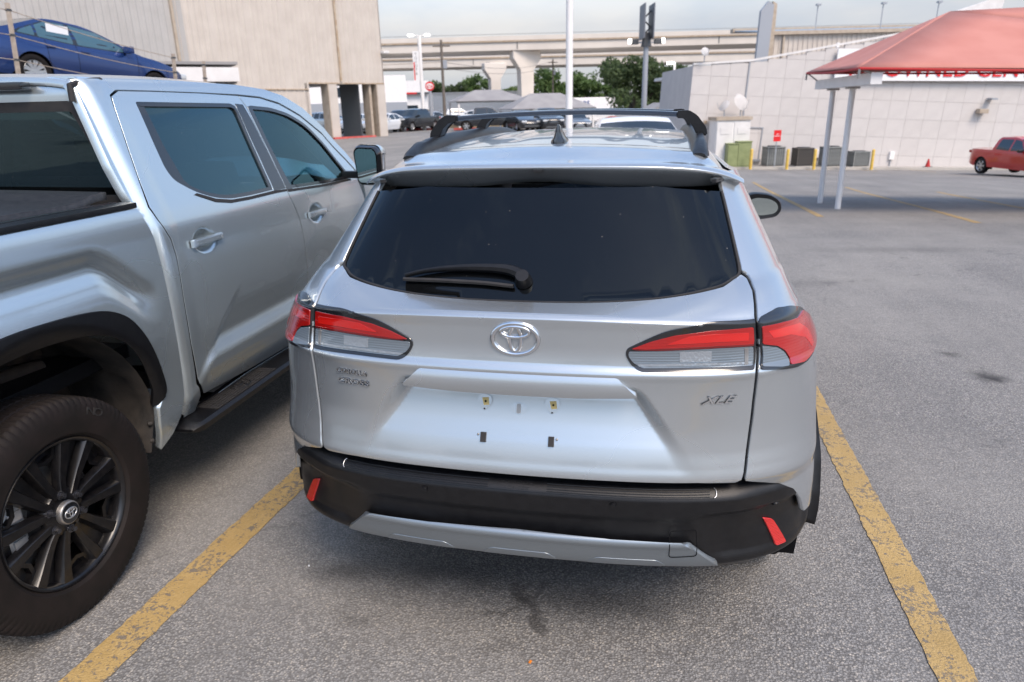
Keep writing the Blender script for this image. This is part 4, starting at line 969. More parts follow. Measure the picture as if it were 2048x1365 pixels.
# black applique between the two windows and the quarter vane behind the rear one
app_r = [(1.636, 1.790), (1.704, 1.786), (1.727, 1.70), (1.748, 1.552), (1.764, 1.345), (1.650, 1.347), (1.650, 1.5)]
app_f = [(1.741, 1.776), (1.775, 1.776), (1.80, 1.55), (1.835, 1.335), (1.778, 1.336), (1.765, 1.552)]
van = [(.907, 1.785), (.950, 1.785), (.960, 1.62), (.985, 1.47), (1.04, 1.412), (1.015, 1.416), (.922, 1.478), (.905, 1.53)]
for q in (app_r, app_f): tp('pillar_trim', q, S_cab, M['gloss_black'], step=(.04, .04), rim=.004, lift=.0015)
tp('window_vane', van, S_cab, M['gloss_black'], step=(.03, .03), rim=.004, lift=-.004)
belt = [(1.02, 1.407), (1.135, 1.368), (1.25, 1.349), (1.41, 1.345), (1.645, 1.347), (1.769, 1.341), (1.771, 1.330), (1.645, 1.332), (1.40, 1.331), (1.24, 1.335), (1.125, 1.354), (1.0, 1.402)]
belt2 = [(1.779, 1.338), (2.16, 1.322), (2.60, 1.316), (2.60, 1.303), (2.16, 1.309), (1.784, 1.324)]
for q in (belt, belt2): tp('belt_moulding', q, S_cab, M['rubber'], step=(.04, .01), rim=.004, lift=.003)
# front wing, sill
wing2 = [(2.745, 1.318), (2.80, 1.27), (3.3, 1.24), (4.05, 1.16), (4.40, 1.05), (4.42, .60), (4.28, .55)]+[(FWY+.56*math.cos(R(a)), .50+.58*math.sin(R(a))) for a in range(10, 171, 10)]+[(3.07, .50), (2.80, .50), (2.795, .62), (2.805, .85), (2.785, 1.10)]
def S_wing(y, z):
    X = S_bed(np.asarray(y)*0-1.3, z); X[:, 1] = np.asarray(y, float); X[:, 0] -= .25*np.clip((X[:, 1]-3.9)/.6, 0, 1)**2.5; return X
tp('front_wing', wing2, S_wing, P2, step=(.05, .04), rim=.03, dark_edge=False)
tp('sill', [(.69, .452), (.77, .447), (1.2, .470), (1.80, .452), (2.80, .440), (2.80, .36), (.72, .38)], S_cab, P2, step=(.06, .03), rim=.02, lift=-.006)
# --- door handles: bar over a scooped cup
for yh, zh, w_ in ((.962, 1.207, .20), (2.035, 1.172, .20)):
    for side in (1, -1):
        Sx = S_cab if side == 1 else flip(S_cab)
        q = Sx(np.array([yh]), np.array([zh]))[0]; q[0] += side*.026; n = np.array([side*1.0, 0, .07]); mt = frame_from(q, n)
        bm = bmesh.new(); lv = []
        for k, zz in ((1.0, .003), (1.0, .014), (.8, .022), (.3, .0235)):
            lv.append([bm.verts.new(mt @ Vector((x*(.5+.5*k), y*k, zz))) for x, y in ((-.112, -.017), (.112, -.014), (.115, .016), (-.109, .018))])
        for A, B in zip(lv, lv[1:]):
            for k in range(4): bm.faces.new((A[k], A[(k+1) % 4], B[(k+1) % 4], B[k]))
        bm.faces.new(lv[-1]); bmesh.ops.bevel(bm, geom=bm.edges[:], offset=.003, segments=2, affect='EDGES'); bm_obj('door_handle', bm, P2, TK, 35)
        bm = bmesh.new()
        for e in (-1, 1): add_box(bm, mt @ Vector((e*.092, 0, -.008)), (.03, .03, .026), bevel=.004)
        bm_obj('handle_foot', bm, M['gap'], TK, 40)
# --- roof, back wall of the cab, rear glass
def S_troof(x, y):
    x = np.asarray(x, float); y = np.asarray(y, float); d = np.abs(x-TCX)
    z = np.interp(y, [.6, .75, 1.2, 1.7, 2.05, 2.3], [1.898, 1.918, 1.930, 1.920, 1.885, 1.80])
    z = pchip([.55, .66, .80, 1.2, 1.6, 1.9, 2.15, 2.4], [1.870, 1.905, 1.922, 1.928, 1.920, 1.894, 1.838, 1.75])(y)
    return np.stack([x, y, z-.020*(d/.7)**2-.018*np.maximum(0, (d-.55)/.17)**2], -1)
def xs_at(z): return float(g_plain(np.array([z]))[0])
rx = -TCX+TX-.262
panel('roof', [(TCX-rx, .66), (TCX+rx, .66), (TCX+rx, 1.95), (TCX+rx-.01, 2.14), (TCX+rx-.06, 2.24), (TCX, 2.30), (TCX-rx+.06, 2.24), (TCX-rx+.01, 2.14), (TCX-rx, 1.95)], S_troof, (.04, .03), P2, TK, out=(0, 0, 1), rim=.03, dark_edge=False)
for sd_ in (1, -1):                                  # roof ditch mouldings
    yy = np.linspace(.635, .80, 8); xx = np.full(8, TCX+sd_*(rx+.008)); zz = np.minimum(S_troof(xx, yy)[:, 2], 1.9)-.004
    pts = [(xx[0]-sd_*.0, .632, 1.80), (xx[0], .634, 1.84)]+[(a, b, c) for a, b, c in zip(xx, yy, zz)]
    bm = bmesh.new(); add_tube(bm, pts, .011, 6); bm_obj('roof_moulding', bm, M['rubber'], TK, 40)
def S_back(x, z):
    x = np.asarray(x, float); z = np.asarray(z, float); d = np.abs(x-TCX)
    y = .655-.05*np.clip((z-1.35)/.5, 0, 1)*0+.0*z+.030*(d/.8)**4+.02*smooth01(z, 1.82, 1.90)
    return np.stack([x, y, z], -1)
def bw(z): return -TCX+TX-xs_at(z)-.020
zs = [.70, 1.1, 1.3, 1.40, 1.5, 1.6, 1.7, 1.8, 1.86, 1.895]
backp = [(TCX+bw(z), z) for z in zs]+[(TCX-bw(z), z) for z in zs[::-1]]
gx = [(TCX+bw(1.405)-.030, 1.405), (TCX+bw(1.5)-.040, 1.5), (TCX+bw(1.7)-.050, 1.7), (TCX+bw(1.80)-.060, 1.80)]
gp = round_poly(gx+[(2*TCX-a, b) for a, b in gx[::-1]], [.01, 0, .0, .035, .035, 0, 0, .01])
panel('cab_back', backp, S_back, (.03, .03), P2, TK, out=(0, -1, 0), rim=.02, holes=[gp], dark_edge=False)
panel('back_window_frame', off(gp, .004), S_back, (.04, .04), M['rubber'], TK, out=(0, -1, 0), rim=.02, lift=.006, holes=[off(gp, -.035)])
panel('back_window', off(gp, -.03), S_back, (.06, .06), M['tint_glass'], TK, out=(0, -1, 0), rim=0, lift=-.002)
bm = bmesh.new(); add_box(bm, (TCX+.20, .632, 1.862), (.62, .05, .030), bevel=.008); bm_obj('high_brake_light', bm, M['gloss_black'], TK, 40)
# --- bed: rails, soft cover, tailgate, floor
bw_ = -TCX+TX-.03
for sd_ in (1, -1):
    bm = bmesh.new(); add_box(bm, (TCX+sd_*(bw_-.030), -.48, 1.413), (.075, 2.14, .022), bevel=.006); bm_obj('bed_rail_cap', bm, M['black_plastic'], TK, 40)
    bm = bmesh.new(); add_box(bm, (TCX+sd_*(bw_-.085), -.47, 1.415), (.030, 2.10, .024), bevel=.005); bm_obj('cover_rail', bm, M['gloss_black'], TK, 40)
def S_cover(x, y):
    x = np.asarray(x, float); y = np.asarray(y, float); t = np.abs(x-TCX)
    return np.stack([x, y, 1.437+.012*np.cos(t/.75*1.3)-.004*np.abs(np.sin((y+1.5)*PI/.52))**8+.022*smooth01(y, .42, .56)], -1)
panel('bed_cover', [(TCX-.80, -1.48), (TCX+.80, -1.48), (TCX+.80, .60), (TCX-.80, .60)], S_cover, (.05, .03), mottled('black vinyl', (.015, .015, .017), (.03, .03, .032), 60, .45, bstr=.3, bscale=500), TK, out=(0, 0, 1), rim=.03)
bm = bmesh.new(); add_box(bm, (TCX, -.45, .80), (1.5, 2.1, .06)); bm_obj('bed_floor', bm, M['black_plastic'], TK)
bm = bmesh.new(); add_box(bm, (TCX, -1.56, 1.02), (1.72, .06, .78), bevel=.02); bm_obj('tailgate', bm, P2, TK, 40)
bm = bmesh.new(); add_box(bm, (TCX, -1.64, .62), (1.86, .16, .20), bevel=.04); bm_obj('rear_bumper', bm, M['chrome'], TK, 40)
for sd_ in (1, -1):
    bm = bmesh.new(); add_box(bm, (TCX+sd_*.90, -1.55, 1.10), (.10, .10, .40), bevel=.03); bm_obj('tail_lamp', bm, M['red_lens'], TK, 40)
# --- running boards
for sd_ in (1, -1):
    bm = bmesh.new(); x0 = TCX+sd_*(-TCX+TX)
    sec = [(.030, .452), (.045, .440), (.030, .405), (-.05, .395), (-.10, .42), (-.09, .452)]
    rings = []
    for yy, k in ((.62, .25), (.64, .75), (.68, 1.0), (2.72, 1.0), (2.78, .7)):
        rings.append([bm.verts.new((x0+sd_*a*(1 if k > .9 else .9)+(-sd_*.03*(1-k)), yy, .425+(b-.425)*k)) for a, b in sec])
    for A, B in zip(rings, rings[1:]):
        for k in range(6): bm.faces.new((A[k], A[(k+1) % 6], B[(k+1) % 6], B[k]))
    bm.faces.new(rings[0]); bm.faces.new(rings[-1]); rbd = bm_obj('running_board', bm, M['black_plastic'], TK, 35)
    for y0, y1 in ((.80, 1.32), (1.86, 2.5)):
        bm = bmesh.new(); add_box(bm, (x0-sd_*.033, (y0+y1)/2, .454), (.115, y1-y0, .006), bevel=.002)
        for k in range(6): add_box(bm, (x0-sd_*(-.012+.018*k), (y0+y1)/2, .4585), (.006, y1-y0-.02, .004))
        for k in range(5): add_box(bm, (x0-sd_*.033, y0+(y1-y0)*(k+.5)/5, .4585), (.11, .012, .0035))
        bm_obj('step_pad', bm, M['rubber'], rbd, 40)
    bm = bmesh.new(); mt = Matrix.Translation((x0-sd_*.033, 1.08, .459)); ell_tube(bm, mt @ Matrix.Rotation(PI/2, 4, 'Z'), .06, .042, .004, n=24); ell_tube(bm, mt @ Matrix.Rotation(PI/2, 4, 'Z'), .035, .016, .004, 0, .016, n=20); ell_tube(bm, mt @ Matrix.Rotation(PI/2, 4, 'Z'), .014, .034, .004, n=20); bm_obj('step_emblem', bm, M['black_plastic'], rbd, 60)
    bm = bmesh.new()
    for yy in (.95, 1.7, 2.5): add_box(bm, (x0-sd_*.17, yy, .44), (.28, .05, .03))
    bm_obj('board_bracket', bm, M['gap'], rbd)
# --- mirrors
for sd_ in (1, -1):
    bm = bmesh.new(); rings = []; o2 = round_poly([(-.055, -.115), (-.075, .10), (-.05, .128), (.075, .122), (.098, .09), (.095, -.085), (.06, -.118)], .03)
    mx_, mz = TCX+sd_*(-TCX-1.455), 1.405
    for yy, k in ((2.44, .92), (2.455, 1.0), (2.52, 1.0), (2.58, .93), (2.63, .72), (2.65, .4)):
        rings.append([bm.verts.new((mx_+sd_*a*k+(.0), yy-.05*a, mz+b*k)) for a, b in o2])
    for A, B in zip(rings, rings[1:]):
        for k in range(len(A)): bm.faces.new((A[k], A[(k+1) % len(A)], B[(k+1) % len(A)], B[k]))
    bm.faces.new(rings[-1]); mo = bm_obj('door_mirror', bm, M['gloss_black'], TK, 50)
    bm = bmesh.new(); add_box(bm, (mx_-sd_*.13, 2.57, mz-.06), (.16, .06, .045), bevel=.012); bm_obj('mirror_arm', bm, M['black_plastic'], mo, 40)
    bm = bmesh.new(); add_prism(bm, [(a*.84, b*.86) for a, b in o2], 0, .004, lambda x, z, y: (mx_+sd_*x, 2.447-.05*x-y, mz+z)); bm_obj('mirror_glass', bm, M['mirror_glass'], mo)
    bm = bmesh.new(); rings = []
    for yy, k in ((2.50, 1.01), (2.53, 1.015), (2.59, .94), (2.635, .73), (2.655, .40)):
        rings.append([bm.verts.new((mx_+sd_*a*k, yy-.05*a, mz+.005+b*k)) for a, b in o2 if b > -.03])
    for A, B in zip(rings, rings[1:]):
        for k in range(len(A)-1): bm.faces.new((A[k], A[k+1], B[k+1], B[k]))
    bm_obj('mirror_cap', bm, P2, mo, 50)
# --- front of the truck
def S_ws(x, t):
    x = np.asarray(x, float); t = np.asarray(t, float); d = (x-TCX)/.7
    return np.stack([TCX+(x-TCX)*(1+.14*t), 2.20+.75*t-.14*d*d*(1-.4*t), 1.815-.52*t-.01*d*d], -1)
panel('windscreen', [(TCX-.66, .02), (TCX+.66, .02), (TCX+.70, 1.0), (TCX-.70, 1.0)], S_ws, (.12, .12), M['front_glass'], TK, out=(0, 1, .5), rim=0)
for sd_ in (1, -1):
    bm = bmesh.new(); add_tube(bm, [(TCX+sd_*.66, 2.10, 1.80), (TCX+sd_*.69, 2.35, 1.68), (TCX+sd_*.76, 2.62, 1.45), (TCX+sd_*.82, 2.76, 1.32)], .045, 8); bm_obj('screen_pillar', bm, M['interior'], TK, 60)
def S_bonnet(x, y):
    x = np.asarray(x, float); y = np.asarray(y, float); d = np.abs(x-TCX)/.95
    return np.stack([x, y, 1.315-.11*np.clip((y-2.8)/1.6, 0, 1)**1.6-.05*d**4+.02*np.exp(-((d-.55)/.1)**2)], -1)
panel('bonnet', [(TCX-.93, 2.78), (TCX+.93, 2.78), (TCX+.90, 3.9), (TCX+.80, 4.35), (TCX-.80, 4.35), (TCX-.90, 3.9)], S_bonnet, (.1, .1), P2, TK, out=(0, 0, 1), rim=.04)
bm = bmesh.new(); add_box(bm, (TCX, 4.36, .92), (1.5, .16, .46), bevel=.05); bm_obj('grille', bm, M['gloss_black'], TK, 40)
bm = bmesh.new(); add_box(bm, (TCX, 4.40, .56), (1.86, .24, .30), bevel=.07); bm_obj('front_bumper', bm, M['chrome'], TK, 40)
for sd_ in (1, -1):
    bm = bmesh.new(); add_box(bm, (TCX+sd_*.80, 4.30, 1.02), (.22, .20, .22), bevel=.05); bm_obj('headlamp', bm, M['clear_lens'], TK, 40)
# --- inside of the cab
bm = bmesh.new(); add_box(bm, (TCX, 1.75, .62), (1.74, 2.1, .08)); add_box(bm, (TCX, 2.72, 1.05), (1.72, .34, .36), bevel=.08); add_box(bm, (TCX, 2.2, .85), (.30, .8, .36), bevel=.04)
bm_obj('cabin_floor_and_dashboard', bm, M['interior'], TK, 40)
for sd_ in (1, -1):
    for ys in (1.78, .98):
        bm = bmesh.new(); xx = TCX+sd_*.42
        add_box(bm, (xx, ys+.22, .90), (.52, .52, .18), bevel=.05); add_box(bm, (xx, ys-.06, 1.22), (.50, .15, .56), bevel=.06, rot=Euler((R(14), 0, 0)).to_matrix()); add_box(bm, (xx, ys-.16, 1.585), (.26, .10, .17), bevel=.04); add_cyl(bm, (xx-.05, ys-.14, 1.45), (xx-.05, ys-.15, 1.53), .008, seg=8); add_cyl(bm, (xx+.05, ys-.14, 1.45), (xx+.05, ys-.15, 1.53), .008, seg=8)
        bm_obj('seat', bm, M['interior'], TK, 40)
bm = bmesh.new(); ell_tube(bm, Matrix.Translation((TCX-.42, 2.42, 1.16)) @ Matrix.Rotation(R(65), 4, 'X'), .19, .19, .017, flat=1, n=28); add_cyl(bm, (TCX-.42, 2.42, 1.16), (TCX-.42, 2.65, 1.06), .03, seg=10); add_box(bm, (TCX-.42, 2.42, 1.16), (.34, .03, .06), bevel=.01); bm_obj('steering_wheel', bm, M['interior'], TK, 40)

# --- wheels: six pairs of black blades
M['lug'] = mat('black chrome', (.10, .10, .11), .2, .8)
def pickup_wheel(loc, side, detail=True):
    wx = side*.0; r, rr, w_ = .413, .272, .275
    ty = make_tyre(TK, r, rr, w_, 96, name='wheel'); ty.location = loc
    F0 = w_/2-.022                                        # face plane of the rim
    bm = bmesh.new(); s = side
    lathe(bm, [(-s*.11, rr*.95), (s*(F0-.05), rr*.915), (s*(F0-.012), rr*.93), (s*F0, rr*.955), (s*(F0+.004), rr*.985), (s*(F0-.006), rr*1.012)], 96); bm_obj('rim', bm, M['wheel_black'], ty, 35)
    # paired blades, built in the wheel plane (p along the spoke, q across)
    bm = bmesh.new()
    def P_(a, rad, q, x): return Vector((s*x, rad*math.cos(a)-q*math.sin(a), rad*math.sin(a)+q*math.cos(a)))
    for k in range(6):
        a = 2*PI*k/6+R(3)
        for e in (-1, 1):
            # one blade runs from the hub out to the rim, its outer face slightly dished, edges chamfered
            st = [(.066, .021, .015, .000), (.105, .030, .016, -.004), (.150, .038, .018, -.004), (.205, .048, .021, .0), (.255, .058, .026, .004)]
            rows = []
            for rad, q0, hw, dx in st:
                x = F0-.010+dx; c = e*q0
                rows.append([P_(a, rad, c-hw*1.25, x-.030), P_(a, rad, c-hw*.95, x-.005), P_(a, rad, c-hw*.75, x), P_(a, rad, c+hw*.75, x), P_(a, rad, c+hw*.95, x-.005), P_(a, rad, c+hw*1.25, x-.030)])
            rv = [[bm.verts.new(p) for p in r_] for r_ in rows]
            for A, B in zip(rv, rv[1:]):
                for i in range(5): bm.faces.new((A[i], A[i+1], B[i+1], B[i]))
                bm.faces.new((A[5], A[0], B[0], B[5]))
            bm.faces.new(rv[-1]); bm.faces.new(rv[0])
        # web between the pair near the rim and the hub foot
        wv = [[bm.verts.new(P_(a, rad, q, F0-.034+dx)) for q in (-hw, hw)] for rad, hw, dx in ((.06, .02, .01), (.12, .03, -.012), (.20, .045, -.012), (.256, .055, -.004))]
        for A, B in zip(wv, wv[1:]): bm.faces.new((A[0], A[1], B[1], B[0]))
    sp_ = bm_obj('spokes', bm, M['wheel_black'], ty, 30)
    for k in range(6):                                    # shelf pockets between the pairs, at the rim
        bm = bmesh.new(); a = 2*PI*(k+.5)/6+R(3); pl = [(.205, -.042), (.258, -.062), (.262, .062), (.205, .042), (.190, 0)]
        A = [bm.verts.new(P_(a, rad, q, F0-.030)) for rad, q in pl]; B = [bm.verts.new(P_(a, .232+(rad-.232)*.62, q*.66, F0-.030)) for rad, q in pl]; C_ = [bm.verts.new(P_(a, .232+(rad-.232)*.55, q*.60, F0-.052)) for rad, q in pl]
        for i in range(5): bm.faces.new((A[i], A[(i+1) % 5], B[(i+1) % 5], B[i])); bm.faces.new((B[i], B[(i+1) % 5], C_[(i+1) % 5], C_[i]))
        bm.faces.new(C_)
        bm_obj('rim_pocket', bm, M['wheel_black'], ty, 30)
    bm = bmesh.new(); lathe(bm, [(s*.02, .090), (s*(F0-.030), .088), (s*(F0-.018), .080), (s*(F0-.012), .055), (s*(F0-.012), .0)], 36); bm_obj('hub', bm, M['wheel_black'], ty, 35)
    for k in range(6):
        a = 2*PI*(k+.5)/6+R(3); bm = bmesh.new(); c = P_(a, .0695, 0, F0-.016)
        add_cyl(bm, c, c+Vector((s*.006, 0, 0)), .0165, .015, 20); add_cyl(bm, c+Vector((s*.004, 0, 0)), c+Vector((s*.022, 0, 0)), .0105, .0095, 6); bm_obj('lug_nut', bm, M['lug'], ty, 30)
    bm = bmesh.new(); lathe(bm, [(s*(F0-.014), .044), (s*(F0+.004), .0425), (s*(F0+.007), .040), (s*(F0+.008), .037)], 40); cap_r = bm_obj('cap_ring', bm, M['steel'], ty, 40)
    bm = bmesh.new(); lathe(bm, [(s*(F0+.0075), .037), (s*(F0+.009), .02), (s*(F0+.0095), .0)], 32); bm_obj('centre_cap', bm, M['gloss_black'], ty, 40)
    mt = frame_from((s*(F0+.0095), 0, 0), (s, 0, 0)); make_emblem(ty, mt @ Matrix.Rotation(R(0), 4, 'Z'), .050, M['alloy'], 'cap_emblem')
    bm = bmesh.new(); lathe(bm, [(s*.030, .05), (s*.030, .185), (s*.012, .185), (s*.012, .05)], 56); bm_obj('brake_disc', bm, M['steel'], ty, 40)
    bm = bmesh.new(); add_box(bm, (s*.045, -.165, .03), (.055, .075, .20), bevel=.014); add_box(bm, (s*.074, -.165, .08), (.012, .05, .035), bevel=.004); add_box(bm, (s*.074, -.165, -.02), (.012, .05, .035), bevel=.004); bm_obj('brake_caliper', bm, M['alloy'], ty, 40)
    bm = bmesh.new(); lathe(bm, [(s*.0, .02), (s*.0, rr*.93)], 40); bm_obj('back_plate', bm, M['gap'], ty)
    return ty
tw_ = pickup_wheel((-1.636-.115, WY, WZ), 1); tw_.rotation_euler = (0, 0, 0)
def sidewall_text(txt, ty, rad, a0, da, size, side):
    for i, ch in enumerate(txt):
        a = a0-da*i
        c = Vector((side*(.2755/2+.0005-.003), rad*math.cos(a), rad*math.sin(a))); up = Vector((0, math.cos(a), math.sin(a)))
        if ch != ' ': text_mesh('sidewall_letter', ch, size, M['rubber'], ty, frame_from(c, (side, 0, 0), up), depth=.0025, xscale=1.5)
sidewall_text('NO', tw_, .360, R(62), .10, .040, 1)
for loc, s in (((2*TCX+1.636+.115, WY, WZ), -1), ((-1.636-.115, FWY, WZ), 1), ((2*TCX+1.636+.115, FWY, WZ), -1)):
    c = copy_tree(tw_, TK); c.location = loc
    if s == -1: c.rotation_euler = (0, 0, PI)
# ================================================================== everything round the lot
M['tan_metal'] = mottled('tan ribbed metal', (.495, .44, .385), (.545, .49, .43), 1.2, .6, bstr=.05, bscale=20)
M['grey_metal'] = mottled('grey ribbed metal', (.38, .365, .345), (.42, .405, .385), 1.0, .6)
M['tan_dark'] = mottled('tan trim', (.36, .29, .22), (.44, .37, .29), 3, .6)
M['rust_stain'] = mottled('rusty trim', (.34, .24, .15), (.46, .38, .29), 4, .7)
M['block_white'] = mottled('painted block', (.52, .49, .47), (.565, .535, .51), .9, .8, bstr=.08, bscale=25)
M['block_white2'] = mottled('painted block shade', (.505, .475, .455), (.55, .52, .495), 1.3, .8, bstr=.08, bscale=25)
M['joint'] = mat('block joint', (.48, .455, .44), .9)
M['concrete'] = mottled('concrete', (.36, .335, .30), (.46, .43, .385), .7, .85, bstr=.1, bscale=30)
M['bridge'] = mottled('bridge concrete', (.58, .53, .47), (.66, .60, .53), .25, .85)
M['white_paint'] = mottled('white paint', (.74, .72, .70), (.80, .78, .76), 3, .45)
M['off_white'] = mottled('off white paint', (.62, .60, .58), (.70, .68, .66), 2, .6)
M['grey_paint'] = mat('grey paint', (.30, .32, .35), .5)
M['dark_grey'] = mat('dark grey', (.06, .065, .07), .6)
M['yellow'] = mottled('bollard yellow', (.62, .40, .06), (.72, .50, .12), 5, .5)
M['canvas'] = mottled('faded red canvas', (.45, .175, .135), (.50, .21, .165), 1.5, .75)
M['canvas_edge'] = mat('red canvas edge', (.42, .02, .02), .7)
M['sign_red'] = mat('sign red', (.66, .012, .015), .45)
M['sign_white'] = mat('sign white', (.78, .78, .78), .45)
M['sign_blue'] = mat('sign blue', (.02, .05, .22), .45)
M['green_box'] = mottled('green cabinet', (.20, .235, .10), (.25, .285, .13), 3, .55)
M['acu'] = mottled('grey condenser', (.17, .18, .175), (.24, .25, .24), 6, .55)
M['acu_dark'] = mottled('brown condenser', (.055, .048, .042), (.08, .07, .06), 6, .55)
M['roof_blue'] = mottled('blue grey sheet roof', (.22, .29, .36), (.28, .35, .42), .6, .45)
M['sign_edge'] = mat('sign edge', (.13, .14, .16), .5)
M['shade_grey'] = mottled('grey shade cloth', (.25, .24, .24), (.30, .29, .285), 1, .8)
M['wood_pole'] = mottled('weathered timber', (.12, .10, .085), (.18, .155, .13), 4, .85)
M['lamp'] = mat('lit lamp', (.9, .9, .85), .4); bsdf(M['lamp']).inputs['Emission Color'].default_value = (1, .95, .86, 1); bsdf(M['lamp']).inputs['Emission Strength'].default_value = 2.2
M['kerb_red'] = mottled('red kerb paint', (.50, .06, .05), (.58, .12, .10), 4, .7)
M['post_rust'] = mottled('rusty post', (.30, .24, .19), (.42, .35, .28), 9, .7)
M['wire'] = mat('wire', (.20, .17, .15), .5, .4)
M['glass_dark'] = mat('dark shop glass', (.02, .03, .04), .08, 0, .3)
M['orange'] = mat('orange', (.75, .22, .02), .6)
def foliage(name, a, b):
    m = mottled(name, a, b, 1.1, .75); t = nd(m, 'ShaderNodeBsdfTranslucent'); t.inputs[0].default_value = (*[x*1.5 for x in b], 1)
    mx_ = nd(m, 'ShaderNodeMixShader'); mx_.inputs[0].default_value = .25; o = [n for n in m.node_tree.nodes if n.type == 'OUTPUT_MATERIAL'][0]
    lk(m, bsdf(m).outputs[0], mx_.inputs[1]); lk(m, t.outputs[0], mx_.inputs[2]); lk(m, mx_.outputs[0], o.inputs['Surface']); return m
M['leaf_dark'] = foliage('dark leaves', (.040, .066, .024), (.080, .115, .040))
M['leaf_mid'] = foliage('mid green leaves', (.050, .095, .022), (.095, .150, .040))
M['leaf_light'] = foliage('fresh green leaves', (.075, .125, .030), (.13, .18, .055))
M['bark'] = mottled('bark', (.06, .045, .035), (.10, .08, .06), 6, .9)
def ent(name, label, cat, l, d, z=None, rz=0.0, group=None): return thing(name, label, cat, site(l, d, z), GY+rz, group)
def boxes(name, m, parent, lst, bevel=0.0, auto=None):
    bm = bmesh.new()
    for c, s in lst: add_box(bm, c, s, bevel=bevel)
    return bm_obj(name, bm, m, parent, auto)
def ribbed(name, x0, x1, z0, z1, m, parent, y=0.0, pitch=.32, dep=.030, ztop=None):
    """one sheet of ribbed cladding standing in the XZ plane, facing -Y"""
    V, F = [], []; x = x0; prof = []
    while x < x1-1e-6:
        for f, dd in ((0, 0), (.60, 0), (.70, dep), (.90, dep)):
            xx = x+f*pitch
            if xx < x1: prof.append((xx, dd))
        x += pitch
    prof.append((x1, 0))
    for px_, dd in prof:
        zt = z1 if ztop is None else ztop(px_)
        V += [(px_, y-dd, z0), (px_, y-dd, zt)]
    F = [(2*i, 2*i+2, 2*i+3, 2*i+1) for i in range(len(prof)-1)]
    return mesh_obj(name, V, F, m, parent)

# --- the tall ribbed workshop on the left, its drive-through bays and their piers
WS = thing('metal_workshop', 'tall tan ribbed metal workshop with two open drive through bays at its right end', 'building', site(-12.3, 46, 0), GY+PI/4)
Lw = 5.75                                            # from the first bay to the right end along the wall
H = 15.0
for k in range(3):                                    # cladding sheets above the bays
    a, b = -1.2+k*2.32, -1.2+(k+1)*2.32
    ribbed('metal_sheet', a, min(b, Lw), 3.42, H, M['tan_metal'], WS)
xs_ = list(np.linspace(-7.6, -1.2, 4))
for a, b in zip(xs_, xs_[1:]):
    ribbed('metal_sheet', a, b, 3.06, H, M['tan_metal'], WS); ribbed('metal_sheet', a, b, .0, 3.0, M['tan_metal'], WS)
ribbed('metal_sheet', -1.2, .05, .0, 3.0, M['tan_metal'], WS); ribbed('metal_sheet', -1.2, .05, 3.06, 3.42, M['tan_metal'], WS)
boxes('girt_trim', M['rust_stain'], WS, [((-3.78, -.03, 3.03), (7.6, .10, .06))])
boxes('header_trim', M['rust_stain'], WS, [((Lw/2, -.02, 3.40), (Lw-.1, .10, .08))])
boxes('gutter_pipe', M['rust_stain'], WS, [((2.35, -.12, 9.0), (.12, .10, 11.0))])
for x, w_ in ((1.72, .62), (Lw-.32, .64)):           # piers
    boxes('pier', M['tan_metal'], WS, [((x, .35, 1.7), (w_, .8, 3.4))], bevel=.01)
    boxes('pier_trim', M['tan_dark'], WS, [((x-w_/2-.03, .35, 1.7), (.06, .86, 3.4))])
boxes('pier', M['tan_metal'], WS, [((-.10, .5, 1.7), (.25, 1.0, 3.4))]); boxes('pier', M['tan_dark'], WS, [((Lw-1.1, .5, 1.7), (.18, .8, 3.4))])
boxes('bay_ceiling', M['tan_dark'], WS, [((Lw/2, 3.75, 3.52), (Lw-.2, 7.2, .15))])
boxes('bay_door_leaf', M['dark_grey'], WS, [((Lw-1.75, 1.6, 1.7), (.10, 2.2, 3.4))])
boxes('side_wall', M['tan_metal'], WS, [((Lw-.05, 5.0, 9.2), (.10, 10.0, 11.5))])
boxes('wall_lamp', M['off_white'], WS, [((Lw+.08, -.18, 5.35), (.45, .5, .16))], bevel=.03)
boxes('kerb', M['kerb_red'], WS, [((1.72, -.42, .06), (1.0, .25, .12)), ((3.4, -.05, .05), (2.6, .12, .10))])
WS2 = thing('grey_metal_workshop', 'greyer ribbed metal wall behind the blue sedan, left of the corner pipe', 'building', site(-17.7, 40.6, 0), GY+PI/4)
xs_ = list(np.arange(-16, .1, 2.0))
for a, b in zip(xs_, xs_[1:]): ribbed('metal_sheet', a, b, 0, 15, M['grey_metal'], WS2, pitch=.34)
boxes('corner_pipe', M['tan_dark'], WS2, [((.05, -.08, 8), (.14, .14, 16))])
boxes('corner_trim', M['grey_metal'], WS2, [((.34, .0, 8), (.5, .06, 16))])

# --- long white block building on the right
SL = .050
WB = thing('block_building', 'long white painted block building behind the row of condensers', 'building', site(10.9, 44, 0), GY)
WB.rotation_euler = (0, SL, GY)
def top_at(x):                                        # parapet height along the wall
    return float(np.interp(x, [0, 3.4, 9.2, 15.2, 20, 26], [3.85, 3.98+.17, 4.85+.46, 5.75+.76, 6.45+.9, 7.2+1.1]))
bwid, bh = 1.10, 1.06; z00 = -3.1; proto_b = {}
for i in range(23):
    for j in range(11):
        x, z = i*bwid, z00+j*bh; t = min(top_at(x), top_at(x+bwid))
        if z > t-.15: continue
        h = min(bh, t-z)
        key = (round(h, 3), random.random() < .4)
        if h < bh-.01 or key not in proto_b:
            bm = bmesh.new(); add_box(bm, (bwid/2-.005, .09, h/2-.005), (bwid-.010, .18, h-.010)); o = bm_obj('block', bm, M['block_white2'] if key[1] else M['block_white'], WB); proto_b[key] = o.data
        else:
            o = link(bpy.data.objects.new('block', proto_b[key]), WB)
        o.location = (x, random.uniform(-.003, .003), z)
